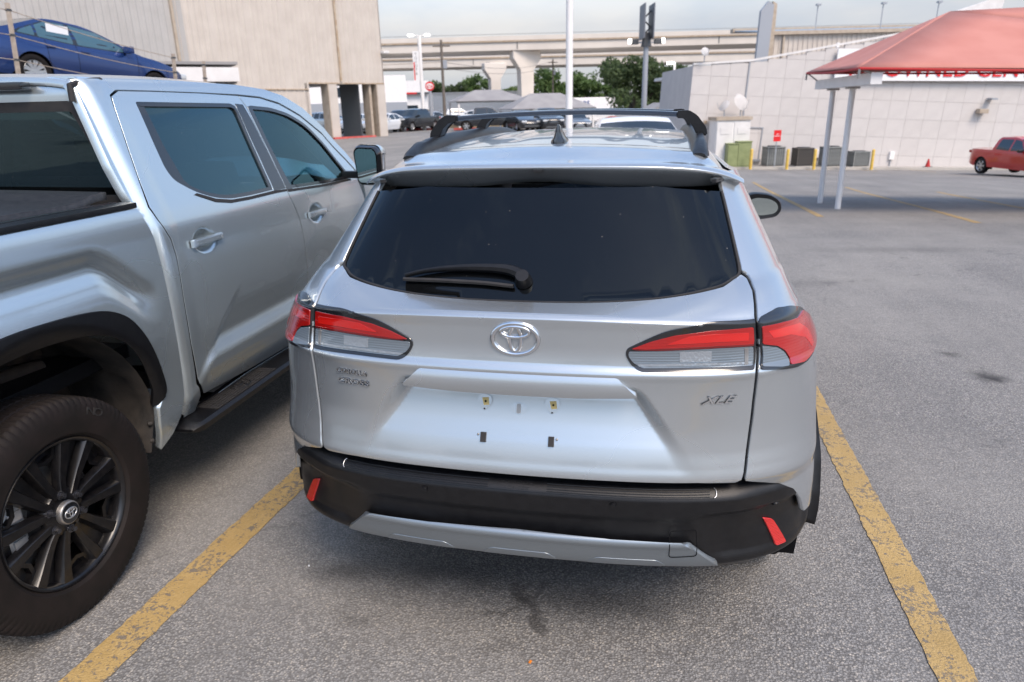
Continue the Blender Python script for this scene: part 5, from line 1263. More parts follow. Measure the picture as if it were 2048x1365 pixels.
mesh_obj('wall_core', [(0.02, .06, z00), (25.3, .06, z00), (25.3, .06, 8), (15.2, .06, 6.4), (9.2, .06, 5.2), (3.4, .06, 4.0), (.02, .06, 3.75)], [(0, 1, 2, 3, 4, 5, 6)], M['joint'], WB)
boxes('end_wall', M['block_white2'], WB, [((.1, 4.4, .35), (.18, 8.5, 6.9))])
boxes('roof_slab', M['off_white'], WB, [((12.6, 6, 3.4), (25, 11.5, .2))])
for k, (a, b) in enumerate(((0, 3.4), (3.4, 9.2), (9.2, 15.2), (15.2, 25))):
    za, zb = top_at(a), top_at(b); bm = bmesh.new(); add_prism(bm, [(a, za-.02), (b, zb-.02), (b, zb+.10), (a, za+.10)], -.05, .24, lambda x, z, y: (x, y, z)); bm_obj('parapet_cap', bm, M['off_white'], WB)
for dx, dz, k in ((1.05, .55, 0), (1.02, -.45, 1)): boxes('wall_fixture', M['rust_stain'], WB, [((dx, -.12, dz+.1), (.18, .24, .18))], bevel=.03)
for dx, dz in ((10.3, .55+.2), (5.0, 4.0)): pass
boxes('conduit', M['grey_paint'], WB, [((3.32, -.04, 2.3), (.07, .07, 3.6)), ((4.0, -.04, .42), (1.3, .05, .05)), ((4.6, -.04, -.55), (.05, .05, 1.95)), ((4.45, -.06, -1.50), (.5, .14, .14))])
for dx in (5.55, 8.2, 12.75): boxes('disconnect_box', M['white_paint'], WB, [((dx, -.08, -1.06+.05*dx/8), (.28, .16, .48))], bevel=.02); boxes('conduit', M['grey_paint'], WB, [((dx, -.04, -1.7+.05*dx/8), (.05, .05, .9))])
boxes('flood_light', M['tan_dark'], WB, [((17.6, -.25, 1.05+.70), (.55, .4, .26))], bevel=.04); boxes('camera_bracket', M['grey_paint'], WB, [((18.0, -.3, 1.5+.95), (.35, .5, .10))])
# sign band with the lettering half hidden by the canopy
SG = thing('wall_sign', 'white wall sign with red letters half hidden above the red canopy edge', 'sign', site(19.9, 43.75, 2.79), GY)
SG.rotation_euler = (0, .024, GY)
boxes('sign_board', M['sign_white'], SG, [((7.2, 0, .85), (15.4, .12, 1.75))])
text_mesh('sign_letters', 'PREOWNED CENTER', 1.28, M['sign_red'], SG, Matrix.Translation((.25, -.07, .60)) @ Matrix.Rotation(PI/2, 4, 'X'), depth=.04, xscale=1.02, align='LEFT')
# apron and kerb along the wall
def ground_strip(name, l0, l1, d0, d1, h, m, n=30, kind='structure'):
    V, F = [], []
    for i in range(n+1):
        l = l0+(l1-l0)*i/n
        for d, hh in ((d0, -.25), (d0, h), (d1, h+.0), (d1, -.3)): V.append(tuple(site(l, d, None, hh)))
    for i in range(n):
        for k in range(3): F.append((4*i+k, 4*i+4+k, 4*i+5+k, 4*i+1+k))
    F += [(0, 1, 2, 3), (4*n+3, 4*n+2, 4*n+1, 4*n)]
    o = mesh_obj(name, V, F, m); o['kind'] = kind; return o
ground_strip('pavement', 9.5, 34, 41.4, 44.3, .14, M['concrete'])
ground_strip('red_kerb', -8.6, -5.6, 62.0, 62.4, .16, M['kerb_red'], 8); ground_strip('red_kerb', -4.4, -1.0, 60.0, 60.4, .16, M['kerb_red'], 8)
ground_strip('verge', -6.0, 16, 66.5, 72, .30, mottled('dry verge', (.22, .17, .11), (.30, .25, .17), .8, .9), 16)

# condensers, bollards, sign, cabinets
def condenser(l, d, w_, h, m, label):
    t = ent('condenser', label, 'air conditioner', l, d, None, 0, 'condensers along the block wall'); t.location.z += .14
    boxes('base_pad', M['concrete'], t, [((0, 0, .03), (w_+.12, w_+.12, .06))]); boxes('coil_core', M['dark_grey'], t, [((0, 0, .06+h*.47), (w_*.90, w_*.90, h*.90))])
    n = 9
    for k in range(n):
        for s_ in (-1, 1):
            o = boxes('louvre', m, t, [((0, 0, 0), (w_/n*.62, .025, h*.84))]); o.location = (-w_/2+w_*(k+.5)/n, s_*w_*.47, .08+h*.45)
            o = boxes('louvre', m, t, [((0, 0, 0), (.025, w_/n*.62, h*.84))]); o.location = (s_*w_*.47, -w_/2+w_*(k+.5)/n, .08+h*.45)
    for sx in (-1, 1):
        for sy in (-1, 1): boxes('corner_post', m, t, [((sx*w_*.47, sy*w_*.47, .06+h*.47), (.06, .06, h*.92))])
    boxes('lid', m, t, [((0, 0, .06+h*.95), (w_*1.02, w_*1.02, .07))], bevel=.02)
    bm = bmesh.new(); add_cyl(bm, (0, 0, .06+h*.99), (0, 0, .06+h*1.02), w_*.38, seg=18); bm_obj('fan_grille', bm, M['dark_grey'], t)
condenser(15.80, 42.6, 1.02, 1.12, M['acu'], 'tall grey condenser nearest the green cabinets'); condenser(17.55, 42.6, .95, 1.05, M['acu_dark'], 'dark brown condenser between two grey ones')
condenser(19.25, 42.6, 1.02, 1.12, M['acu'], 'grey condenser partly behind the far white canopy post'); condenser(20.9, 42.6, .95, .86, M['acu'], 'short greenish condenser at the right end of the row')
for (l, d), lb in zip(((13.92, 40.9), (16.05, 41.0), (17.62, 41.0), (19.30, 41.0), (20.95, 41.0)), ('yellow bollard standing alone beside the green cabinets', 'yellow bollard in front of the tall grey condenser', 'yellow bollard in front of the dark brown condenser', 'yellow bollard between the white canopy posts', 'yellow bollard in front of the short greenish condenser')):
    b = ent('bollard', lb, 'bollard', l, d, None, 0, 'yellow bollards along the kerb'); bm = bmesh.new(); add_cyl(bm, (0, 0, -.1), (0, 0, 1.12), .085, seg=14); bmesh.ops.create_uvsphere(bm, u_segments=14, v_segments=6, radius=.085, matrix=Matrix.Translation((0, 0, 1.12)) @ Matrix.Diagonal((1, 1, .5, 1))); bm_obj('post', bm, M['yellow'], b, 50); bm = bmesh.new(); add_cyl(bm, (0, 0, -.1), (0, 0, .02), .14, seg=14); bm_obj('footing', bm, M['concrete'], b, 50)
NP = ent('no_parking_sign', 'small red sign on a thin post before the first condenser', 'sign', 15.55, 41.6); NP.location.z += .14
bm = bmesh.new(); add_cyl(bm, (0, 0, 0), (0, 0, 1.9), .03, seg=8); bm_obj('post', bm, M['grey_paint'], NP); boxes('plate', M['sign_red'], NP, [((0, -.04, 1.75), (.42, .02, .62))]); text_mesh('sign_letters', 'NO\nPARKING', .10, M['sign_white'], NP, Matrix.Translation((0, -.052, 1.78)) @ Matrix.Rotation(PI/2, 4, 'X'), depth=.002)
bm = bmesh.new(); add_cyl(bm, (0, 0, 0), (0, 0, .01), .3, seg=10); bm.free()
UT = ent('utility_enclosure', 'white louvred utility enclosure with satellite dishes on its roof', 'enclosure', 13.15, 42.9); UT.location.z += .1
boxes('cabinet_wall', M['white_paint'], UT, [((0, 0, 1.35), (1.95, 1.6, 2.7))])
for x in (-.5, .5): boxes('door_leaf', M['off_white'], UT, [((x, -.82, 1.33), (.90, .04, 2.5))]); boxes('vent', M['off_white'], UT, [((x, -.85, 2.1), (.5, .03, .35))])
boxes('roof_edge', M['tan_dark'], UT, [((0, 0, 2.79), (2.1, 1.8, .18))])
def dish(l, d, z, r, yaw, tilt, label):
    t = ent('satellite_dish', label, 'satellite dish', l, d, z, yaw); bm = bmesh.new(); n = 18; rg = []
    for k in range(5):
        rr = r*k/4+1e-4; rg.append([bm.verts.new((rr*math.cos(2*PI*i/n), .22*rr*rr/r, rr*math.sin(2*PI*i/n)*1.0)) for i in range(n)])
    for A, B in zip(rg, rg[1:]):
        for i in range(n): bm.faces.new((A[i], A[(i+1) % n], B[(i+1) % n], B[i]))
    bmesh.ops.solidify(bm, geom=bm.faces[:], thickness=.02); bm.transform(Matrix.Translation((0, 0, r+.35)) @ Matrix.Rotation(-tilt, 4, 'X')); bm_obj('reflector', bm, M['white_paint'], t, 50)
    bm = bmesh.new(); add_cyl(bm, (0, .1, 0), (0, .08, r+.3), .03, seg=8); add_tube(bm, [(0, 0, .35), (0, -.35, .5), (0, -.5, r+.45)], .015, 6); bm_obj('mast', bm, M['grey_paint'], t)
zr_ = float(fall(13.15, 42.9))+2.95
dish(13.75, 42.7, zr_, .52, .5, .45, 'large white satellite dish on the utility enclosure'); dish(12.65, 42.7, zr_, .36, -1.1, .6, 'smaller grey satellite dish beside the large one'); dish(11.65, 43.6, 3.95, .25, .2, .3, 'white satellite dish at the parapet corner of the block building')
for l, w_, h, lb in ((13.05, .62, 1.28, 'lower green electrical cabinet left of its taller neighbour'), (13.72, .80, 1.40, 'taller green electrical cabinet beside the lone bollard')):
    t = ent('electrical_cabinet', lb, 'cabinet', l, 41.9, None, 0, 'green electrical cabinets'); t.location.z += .14; boxes('case', M['green_box'], t, [((0, 0, h/2), (w_, .7, h))], bevel=.02); boxes('door_leaf', M['green_box'], t, [((0, -.36, h/2), (w_*.9, .03, h*.88))], bevel=.008); boxes('lid', M['green_box'], t, [((0, 0, h+.03), (w_+.06, .78, .06))], bevel=.015)
CN = ent('traffic_cone', 'small dark cone at the foot of the block wall', 'cone', 26.9*.93, 42.4); bm = bmesh.new(); add_cyl(bm, (0, 0, .14), (0, 0, .62), .15, .03, 12); bm_obj('cone_body', bm, M['canvas_edge'], CN, 50); boxes('base', M['dark_grey'], CN, [((0, 0, .15), (.40, .40, .04))])

# --- tan metal hall behind the block building
TB = thing('tan_hall', 'tan ribbed metal hall with a blue grey roof behind the block building', 'building', site(20.6, 62, 0), GY)
for a in np.arange(.9, 18, 2.4): ribbed('metal_sheet', a, min(a+2.4, 18.4), 2.0, 6.85, M['tan_metal'], TB, pitch=.40, dep=.06)
boxes('eave_gutter', M['tan_dark'], TB, [((9.6, -.15, 6.98), (17.8, .4, .28))]); boxes('downpipe', M['tan_dark'], TB, [((2.3, -.15, 4.6), (.14, .14, 4.6))])
bm = bmesh.new(); add_prism(bm, [(0, 7.1), (9, 8.0), (9, 7.9), (0, 7.0)], .9, 18.4, lambda y, z, x: (x, y-.3, z)); bm_obj('roof', bm, M['roof_blue'], TB)
for k in range(22): boxes('roof_rib', M['roof_blue'], TB, [((1.2+k*.8, 4.2, 7.62), (.07, .1, .05))]) if False else None
boxes('ridge_cap', M['tan_dark'], TB, [((9.6, 9.0, 8.0), (17.8, .8, .35))])
bm = bmesh.new(); add_prism(bm, [(-.2, 2), (.75, 2), (1.0, 9.0), (.55, 9.3), (.0, 8.6)], -.9, -.5, lambda x, z, y: (x, y, z)); bm_obj('fascia_panel', bm, M['grey_paint'], TB); bm = bmesh.new(); add_prism(bm, [(.8, 2), (1.35, 2), (1.35, 9.1), (1.02, 9.3)], -.6, -.2, lambda x, z, y: (x, y, z)); bm_obj('end_frame', bm, M['tan_dark'], TB)
bm = bmesh.new(); add_prism(bm, [(13.4, 7.6), (18.4, 9.1), (19.0, 9.1), (18.6, 5.0), (15.6, 5.6)], -1.6, -1.2, lambda x, z, y: (x, y, z)); bm_obj('raised_parapet', bm, M['off_white'], TB)
for k, x in enumerate((4.8, 10.1, 14.6)): boxes('roof_light', M['grey_paint'], TB, [((x, -.2, 8.0), (.06, .06, 2.0)), ((x, -.3, 9.0), (.35, .3, .14))])
boxes('vent_pipe', M['white_paint'], TB, [((6.2, -1.5, 5.6), (.2, .2, .9))])

# --- red shade canopy on two white posts
RC = thing('red_canopy', 'faded red fabric shade canopy on two white steel posts', 'canopy', site(5.86, 12.3, 0), GY-.215)
u_l, u_d = math.sin(.215), math.cos(.215)
# local axes: Y runs along the bays, X to the right
E0, E1, W_, zn, zf, zrg = 0.0, 4.75, 9.0, 2.228, 2.33, 3.24
ridge = [(2.0, 2.35, zrg), (W_, 2.35, zrg+.05)]
c00, c01, c10, c11 = (0, E0, zn), (.0, E1, zf), (W_, E0, zn-.33), (W_, E1, zf-.2)
def sagged(tri, m, nm, n=10):
    a, b, c = [np.array(p, float) for p in tri]; V, F, ix = [], [], {}
    for i in range(n+1):
        for j in range(n+1-i):
            u, v = i/n, j/n; p = a*(1-u-v)+b*u+c*v; e = 27*u*v*(1-u-v)
            p = p-np.array([0, 0, .05*e]); ix[i, j] = len(V); V.append(p)
    for i in range(n):
        for j in range(n-i):
            F.append((ix[i, j], ix[i+1, j], ix[i, j+1]))
            if i+j < n-1: F.append((ix[i+1, j], ix[i+1, j+1], ix[i, j+1]))
    o = mesh_obj(nm, V, F, m, RC, smooth=True); md = o.modifiers.new('thick', 'SOLIDIFY'); md.thickness = .012; return o
sagged((c00, c01, ridge[0]), M['canvas'], 'hip_panel'); sagged((c00, ridge[0], c10), M['canvas'], 'front_panel'); sagged((ridge[0], ridge[1], c10), M['canvas'], 'front_panel'); sagged((c01, c11, ridge[0]), M['canvas'], 'back_panel'); sagged((c11, ridge[1], ridge[0]), M['canvas'], 'back_panel')
for p, q in ((c00, c01), (c00, c10), (c01, c11)):
    bm = bmesh.new(); add_tube(bm, [Vector(p).lerp(Vector(q), t/12)-Vector((0, 0, .012+.03*math.sin(PI*t/12))) for t in range(13)], .022, 6); bm_obj('edge_cable', bm, M['canvas_edge'], RC)
bm = bmesh.new(); add_box(bm, (.30, 2.42, zn-.17), (.18, 4.7, .19), bevel=.006); bm_obj('beam', bm, M['white_paint'], RC)
for y, w_ in ((2.05, .055), (3.75, .055)):
    gz = float(fall(6.17+y*u_l, 12.3+y*u_d)); bm = bmesh.new(); add_cyl(bm, (.40, y, gz-.1), (.40, y, zn-.31), w_, w_, 14); bm_obj('post', bm, M['white_paint'], RC, 50); boxes('post_head', M['steel'], RC, [((.40, y, zn-.285), (.22, .22, .04))])
for p in (c00, c01): bm = bmesh.new(); add_cyl(bm, p, (.25, p[1]+(.12 if p[1] < 1 else -.08), zn-.10), .015, seg=6); add_cyl(bm, (p[0], p[1], p[2]-.02), (p[0], p[1], p[2]-.16), .02, seg=6); bm_obj('turnbuckle', bm, M['steel'], RC)
for y in (2.05, 3.75): bm = bmesh.new(); gz = float(fall(6.17+8.2*u_d, 13)); add_cyl(bm, (8.4, y, gz-.5), (8.4, y, zn), .055, seg=12); bm_obj('post', bm, M['white_paint'], RC, 50)

# --- bay lines in the next rows
def ld(l, d): return tuple(site(l, d, 0))[:2]
for a, b in (((9.05, 26.2), (5.62, 12.55)), ((11.0, 23.0), (7.55, 11.15)), ((12.55, 20.6), (10.2, 13.8)), ((17.5, 42), (17.0, 39.5)), ((20.7, 42), (20.0, 38.5)), ((23.6, 42), (22.9, 38)), ((14.4, 41), (14.9, 39))): stripe('bay_line', ld(*a), ld(*b), .12, '', seg=.5)

# --- the overpass
def beam_run(name, label, cat, segs, group=None):
    (l0, d0), (l1, d1) = segs; a, b = site(l0, d0, 0), site(l1, d1, 0); t = thing(name, label, cat, a, math.atan2((b-a).y, (b-a).x), group); return t, (b-a).length
def bridge(name, label, l0, d0, l1, d1, zt0, zb0, zt1, zb1):
    t, n = beam_run(name, label, 'overpass', ((l0, d0), (l1, d1))); k = 40
    def run(nm, m, f0, f1, y0, y1):
        V, F = [], []
        for i in range(k+1):
            s_ = i/k; x = n*s_; top, bot = zt0+(zt1-zt0)*s_, zb0+(zb1-zb0)*s_; h = top-bot
            for y, f in ((y0, f0), (y0, f1), (y1, f1), (y1, f0)): V.append((x, y, bot+h*f))
        for i in range(k):
            for q in range(4): F.append((4*i+q, 4*i+4+q, 4*i+4+(q+1) % 4, 4*i+(q+1) % 4))
        F += [(0, 1, 2, 3), (4*k+3, 4*k+2, 4*k+1, 4*k)]
        return mesh_obj(nm, V, F, m, t)
    run('girder', M['bridge'], 0, .55, .02, 10.5); run('deck_slab', M['rust_stain'], .56, .66, -.2, 11.2); run('barrier', M['bridge'], .67, .97, -.15, .25); run('handrail', M['steel'], 1.08, 1.11, -.02, .06)
    for x in np.arange(14, n, 30): boxes('expansion_joint', M['dark_grey'], t, [((x, .0, zb0+(zt0-zb0)*.28), (.10, .1, (zt0-zb0)*.5))])
    return t
bridge('overpass', 'nearer pale concrete overpass deck crossing behind the lot', -42, 118, 75, 108, 12.15, 9.95, 11.6, 9.75)
bridge('overpass', 'farther lower concrete overpass seen under the nearer deck', -50, 146, 95, 134, 11.75, 9.35, 11.0, 8.6)
def pier(l, d, top, wc, wcap, label):
    t = ent('bridge_pier', label, 'bridge pier', l, d, 0, .35, 'hammerhead piers of the overpass'); bm = bmesh.new()
    add_prism(bm, [(-wc/2, -2), (wc/2, -2), (wc/2, top-2.8), (wcap/2, top-1.2), (wcap/2, top), (-wcap/2, top), (-wcap/2, top-1.2), (-wc/2, top-2.8)], -.9, .9, lambda x, z, y: (x, y, z)); bmesh.ops.bevel(bm, geom=bm.edges[:], offset=.10, segments=1, affect='EDGES'); bm_obj('column_and_cap', bm, M['bridge'], t)
    boxes('bearing', M['dark_grey'], t, [((x, 0, top+.06), (.7, .7, .10)) for x in (-wcap*.3, wcap*.3)][:1])
pier(3.05, 116, 9.9, 1.95, 4.6, 'nearer tall hammerhead pier under the overpass'); pier(-2.2, 141, 9.6, 1.75, 4.4, 'farther hammerhead pier left of the nearer one'); pier(-31, 119, 9.9, 1.9, 4.6, 'hammerhead pier hidden behind the tan workshop'); pier(45, 111, 9.6, 1.9, 4.6, 'hammerhead pier hidden behind the tan hall')

# --- poles and signs
def pole(name, label, cat, l, d, h, r0, r1, m, z=None, group=None):
    t = ent(name, label, cat, l, d, z, 0, group); bm = bmesh.new(); add_cyl(bm, (0, 0, -.5), (0, 0, h), r0, r1, 12); bm_obj('pole', bm, m, t, 50); return t
t = pole('light_pole', 'tall plain white pole rising just behind the crossover roof', 'pole', 1.88, 22, 9.2, .105, .095, M['white_paint']); boxes('base', M['concrete'], t, [((0, 0, .2), (.5, .5, .6))])
boxes('lamp_head', M['grey_paint'], t, [((-.5, 0, 9.25), (.9, .3, .14))])
t = pole('banner_pole', 'white lamp pole with two lit heads and a hanging banner', 'lamp post', -7.05, 62, 7.4, .17, .15, M['white_paint'])
for s in (-1, 1): boxes('arm', M['white_paint'], t, [((s*.32, 0, 7.42), (.5, .06, .06))]); boxes('lamp_head', M['lamp'], t, [((s*.68, -.05, 7.45), (.45, .35, .16))], bevel=.06)
boxes('banner', M['sign_white'], t, [((-.36, -.10, 5.1), (.50, .02, 2.3))]); text_mesh('banner_print', 'T\nO\nY\nO\nT\nA', .30, M['dark_grey'], t, Matrix.Translation((-.36, -.113, 5.25)) @ Matrix.Rotation(PI/2, 4, 'X'), depth=.002); boxes('banner_stripe', M['sign_red'], t, [((-.52, -.113, 4.7), (.10, .004, 1.4))])
t = pole('round_sign', 'grey post with a round red sign left of the utility pole', 'sign', -6.55, 63.5, 3.2, .14, .14, M['grey_paint']); bm = bmesh.new(); add_cyl(bm, (0, -.15, 3.55), (0, .0, 3.55), .38, seg=24); bm_obj('disc', bm, M['sign_red'], t, 50); bm = bmesh.new(); ell_tube(bm, Matrix.Translation((0, -.16, 3.55)) @ Matrix.Rotation(PI/2, 4, 'X'), .28, .2, .03, n=24); ell_tube(bm, Matrix.Translation((0, -.16, 3.55)) @ Matrix.Rotation(PI/2, 4, 'X'), .18, .08, .025, 0, .06, n=20); ell_tube(bm, Matrix.Translation((0, -.16, 3.55)) @ Matrix.Rotation(PI/2, 4, 'X'), .07, .17, .025, n=20); bm_obj('emblem', bm, M['sign_white'], t, 60)
t = pole('pylon_sign', 'grey pylon with a sign seen edge on and two floodlights', 'sign', 11.25, 60, 8.6, .24, .20, M['grey_paint'])
for x in (-.36, .36): boxes('sign_face', M['sign_edge'], t, [((x, 0, 9.4), (.10, 2.2, 2.5))], bevel=.02)
bm = bmesh.new(); add_tube(bm, [(-.3, 0, 8.4), (.3, 0, 9.0), (-.3, 0, 9.6), (.3, 0, 10.2)], .07, 6); add_cyl(bm, (0, 0, 7.6), (0, 0, 8.6), .42, .25, 10); bm_obj('sign_frame', bm, M['dark_grey'], t)
for s in (-1, 1): boxes('arm', M['grey_paint'], t, [((s*.75, 0, 7.9), (1.3, .10, .10))]); boxes('floodlight', M['dark_grey'], t, [((s*.95, 0, 7.95), (.6, .5, .35))], bevel=.04); boxes('lens', M['lamp'], t, [((s*1.32, -.05, 8.0), (.22, .45, .38))], bevel=.05)
t = pole('street_lamp', 'slim white lamp post in front of the big tree', 'lamp post', 12.47, 55, 6.6, .09, .08, M['white_paint']); boxes('lamp_head', M['lamp'], t, [((-.32, 0, 6.55), (.5, .28, .18))], bevel=.06)
for l, d, h, lb in ((-5.6, 66, 7.4, 'dark timber utility pole left of the green trees'), (7.6, 120, 8.8, 'thin timber utility pole between the trees')):
    t = pole('utility_pole', lb, 'utility pole', l, d, h, .15, .11, M['wood_pole'], 0 if d > 100 else None, 'timber utility poles'); boxes('crossarm', M['wood_pole'], t, [((0, 0, h-.5), (1.5, .12, .12))]); boxes('transformer', M['grey_paint'], t, [((.25, 0, h-2.0), (.35, .35, .7))], bevel=.05)
for z0_, z1_, lb in ((6.9, 9.2, 'upper overhead wire strung under the overpass'), (6.4, 8.5, 'lower overhead wire strung under the overpass')):
    bm = bmesh.new(); pa = site(-30, 60, 7.0); pb_, pc = site(-5.6, 66, 5.6+z0_-6.9), site(7.6, 120, z1_-.7)
    for A, B in ((pa, pb_), (pb_, pc)): add_tube(bm, [A.lerp(B, i/14)-Vector((0, 0, .8*math.sin(PI*i/14))) for i in range(15)], .022, 5)
    tag(bm_obj('overhead_wire', bm, M['wire']), lb, 'wire')

# --- low buildings beyond the road
t = ent('showroom', 'white flat roofed showroom with dark glass seen beside the workshop', 'building', -16.0, 112, 0); boxes('wall', M['white_paint'], t, [((0, 4, 2.0), (8, 8, 4.0))]); boxes('fascia', M['white_paint'], t, [((0, -.2, 4.9), (8.6, .8, 1.7))]); boxes('stripe', M['dark_grey'], t, [((0, -.62, 3.95), (8.6, .08, .28))]); boxes('red_stripe', M['sign_red'], t, [((1.4, -.66, 3.97), (2.2, .06, .22))])
for x in (-2.6, 1.2): boxes('shop_window', M['glass_dark'], t, [((x, -.05, 1.2), (2.6, .14, 2.1))])
t = ent('service_building', 'grey and white service building seen through the open bays', 'building', -20.5, 92, 0, .15); boxes('lower_wall', M['grey_paint'], t, [((0, 3, 1.3), (16, 6, 2.6))]); boxes('upper_wall', M['white_paint'], t, [((0, 3.2, 4.2), (16, 6, 3.2))])
for x in (-5.0, -.6): boxes('window', M['glass_dark'], t, [((x, .16, 3.9), (1.4, .12, 1.1))])
bm = bmesh.new(); add_cyl(bm, (4.6, .05, 4.3), (4.6, .2, 4.3), .55, seg=20); bm_obj('red_disc', bm, M['sign_red'], t)
t = ent('strip_building', 'long low white building in front of the far trees', 'building', -6.2, 125, 0); boxes('wall', M['white_paint'], t, [((0, 4, 1.7), (17, 8, 4.6))]); boxes('parapet', M['off_white'], t, [((0, 0, 4.1), (17.4, .5, .3))]); boxes('orange_marker', M['orange'], t, [((3.3, -.3, 3.6), (.6, .1, .9))])
t = ent('car_showroom', 'low white building with blue USED CARS lettering below the trees', 'building', 10.3, 112, 0); boxes('wall', M['white_paint'], t, [((0, 4, 1.1), (12.5, 8, 3.4))]); bm = bmesh.new(); add_prism(bm, [(-6.4, 2.0), (5.0, 2.0), (6.6, 1.0), (6.6, .4), (-6.4, .4)], -.6, .0, lambda x, z, y: (x, y, z+.6)); bm_obj('fascia', bm, M['white_paint'], t); text_mesh('sign_letters', 'USED CARS', .95, M['sign_blue'], t, Matrix.Translation((-.1, -.65, 1.95)) @ Matrix.Rotation(PI/2, 4, 'X'), depth=.03)
t = ent('grey_roof_house', 'low building with a pale grey sloping roof under the big tree', 'building', 16.5, 68, None, 0); t.location.z = -1.8
boxes('wall', M['off_white'], t, [((0, 3, 1.0), (9, 6, 2.0))]); bm = bmesh.new(); add_prism(bm, [(-5.4, 2.0), (-1.6, 3.6), (5.4, 3.6), (5.4, 2.0)], -.4, 6.4, lambda x, z, y: (x, y, z)); bm_obj('roof', bm, M['shade_grey'], t)
def shade(l, d, w_, dep, zt, zp, label):
    t = ent('shade_canopy', label, 'canopy', l, d, None, .25, 'grey shade canopies in the far lot'); g_ = float(fall(l, d))
    V = [(-w_/2, -dep/2, zt-g_), (w_/2, -dep/2, zt-g_), (w_/2, dep/2, zt-g_), (-w_/2, dep/2, zt-g_), (-w_*.18, 0, zp-g_), (w_*.18, 0, zp-g_)]; o = mesh_obj('fabric', V, [(0, 1, 5, 4), (1, 2, 5), (2, 3, 4, 5), (3, 0, 4)], M['shade_grey'], t); md = o.modifiers.new('thick', 'SOLIDIFY'); md.thickness = .04
    boxes('edge_beam', M['dark_grey'], t, [((0, -dep/2+.05, zt-g_-.10), (w_, .10, .12))])
    for sx in (-1, 1):
        for sy in (-1, 1): boxes('post', M['white_paint'], t, [((sx*w_*.47, sy*dep*.47, (zt-g_)/2-.1), (.14, .14, zt-g_))])
shade(-1.7, 68, 6.8, 5.0, 2.30, 3.25, 'grey pointed shade canopy left of the near bridge pier'); shade(3.3, 62, 7.2, 5.0, 1.55, 2.75, 'long grey shade canopy behind the white pole')

# --- raised display platform with its rope rail, and the awning behind it
HD = R(20); ux, uy = math.sin(HD), math.cos(HD)       # heading of the car on it, in site axes
PF = thing('display_platform', 'raised steel display platform with rusty posts and rope rails under the blue sedan', 'platform', site(-9.22, 15.55, 2.12), GY-HD)
PF.rotation_euler = (R(-4.6), 0, GY-HD)
boxes('deck', M['steel'], PF, [((0, .6, -.08), (2.9, 7.2, .12))]); boxes('edge_beam', M['dark_grey'], PF, [((1.47, .6, -.12), (.10, 7.2, .26))])
for x in (-1.2, 1.2):
    for y in (-2.4, 3.8): boxes('leg', M['steel'], PF, [((x, y, -1.3), (.2, .2, 2.4))])
posts = [(1.42, -2.05, 1.34), (1.42, 1.55, 1.02), (1.42, 2.45, .98)]
for x, y, h in posts:
    bm = bmesh.new(); add_box(bm, (x, y, h/2), (.055, .055, h)); bm_obj('post', bm, M['post_rust'], PF); boxes('clamp', M['dark_grey'], PF, [((x, y, h*.32), (.075, .075, .03))]); boxes('clamp', M['dark_grey'], PF, [((x, y, h*.62), (.075, .075, .03))]); boxes('clamp', M['dark_grey'], PF, [((x, y, h*.92), (.075, .075, .03))])
boxes('post_bracket', M['dark_grey'], PF, [((1.42, -2.05, -.06), (.18, .18, .14))])
for f in (.32, .62, .92):
    bm = bmesh.new(); A, B, C_ = [Vector((x, y, h*f)) for x, y, h in posts]; Z = A+Vector((0, -2.4, .1))
    for p, q in ((Z, A), (A, B)): add_tube(bm, [p.lerp(q, i/12)-Vector((0, 0, .05*math.sin(PI*i/12))) for i in range(13)], .008, 5)
    bm_obj('rope', bm, M['post_rust'], PF)
t = ent('grey_awning', 'flat grey awning with a pale fascia beyond the blue sedan', 'awning', -13.4, 29, 0, .5); boxes('roof', M['shade_grey'], t, [((0, 0, 3.55), (5.2, 3.6, .10))]); boxes('fascia', M['off_white'], t, [((0, -1.75, 3.15), (5.2, .12, .5))]); boxes('soffit', M['dark_grey'], t, [((0, 0, 2.86), (5.0, 3.4, .06))]); boxes('post', M['off_white'], t, [((2.4, -1.5, 1.4), (.14, .14, 2.8)), ]); boxes('post', M['off_white'], t, [((-2.4, -1.5, 1.4), (.14, .14, 2.8))])

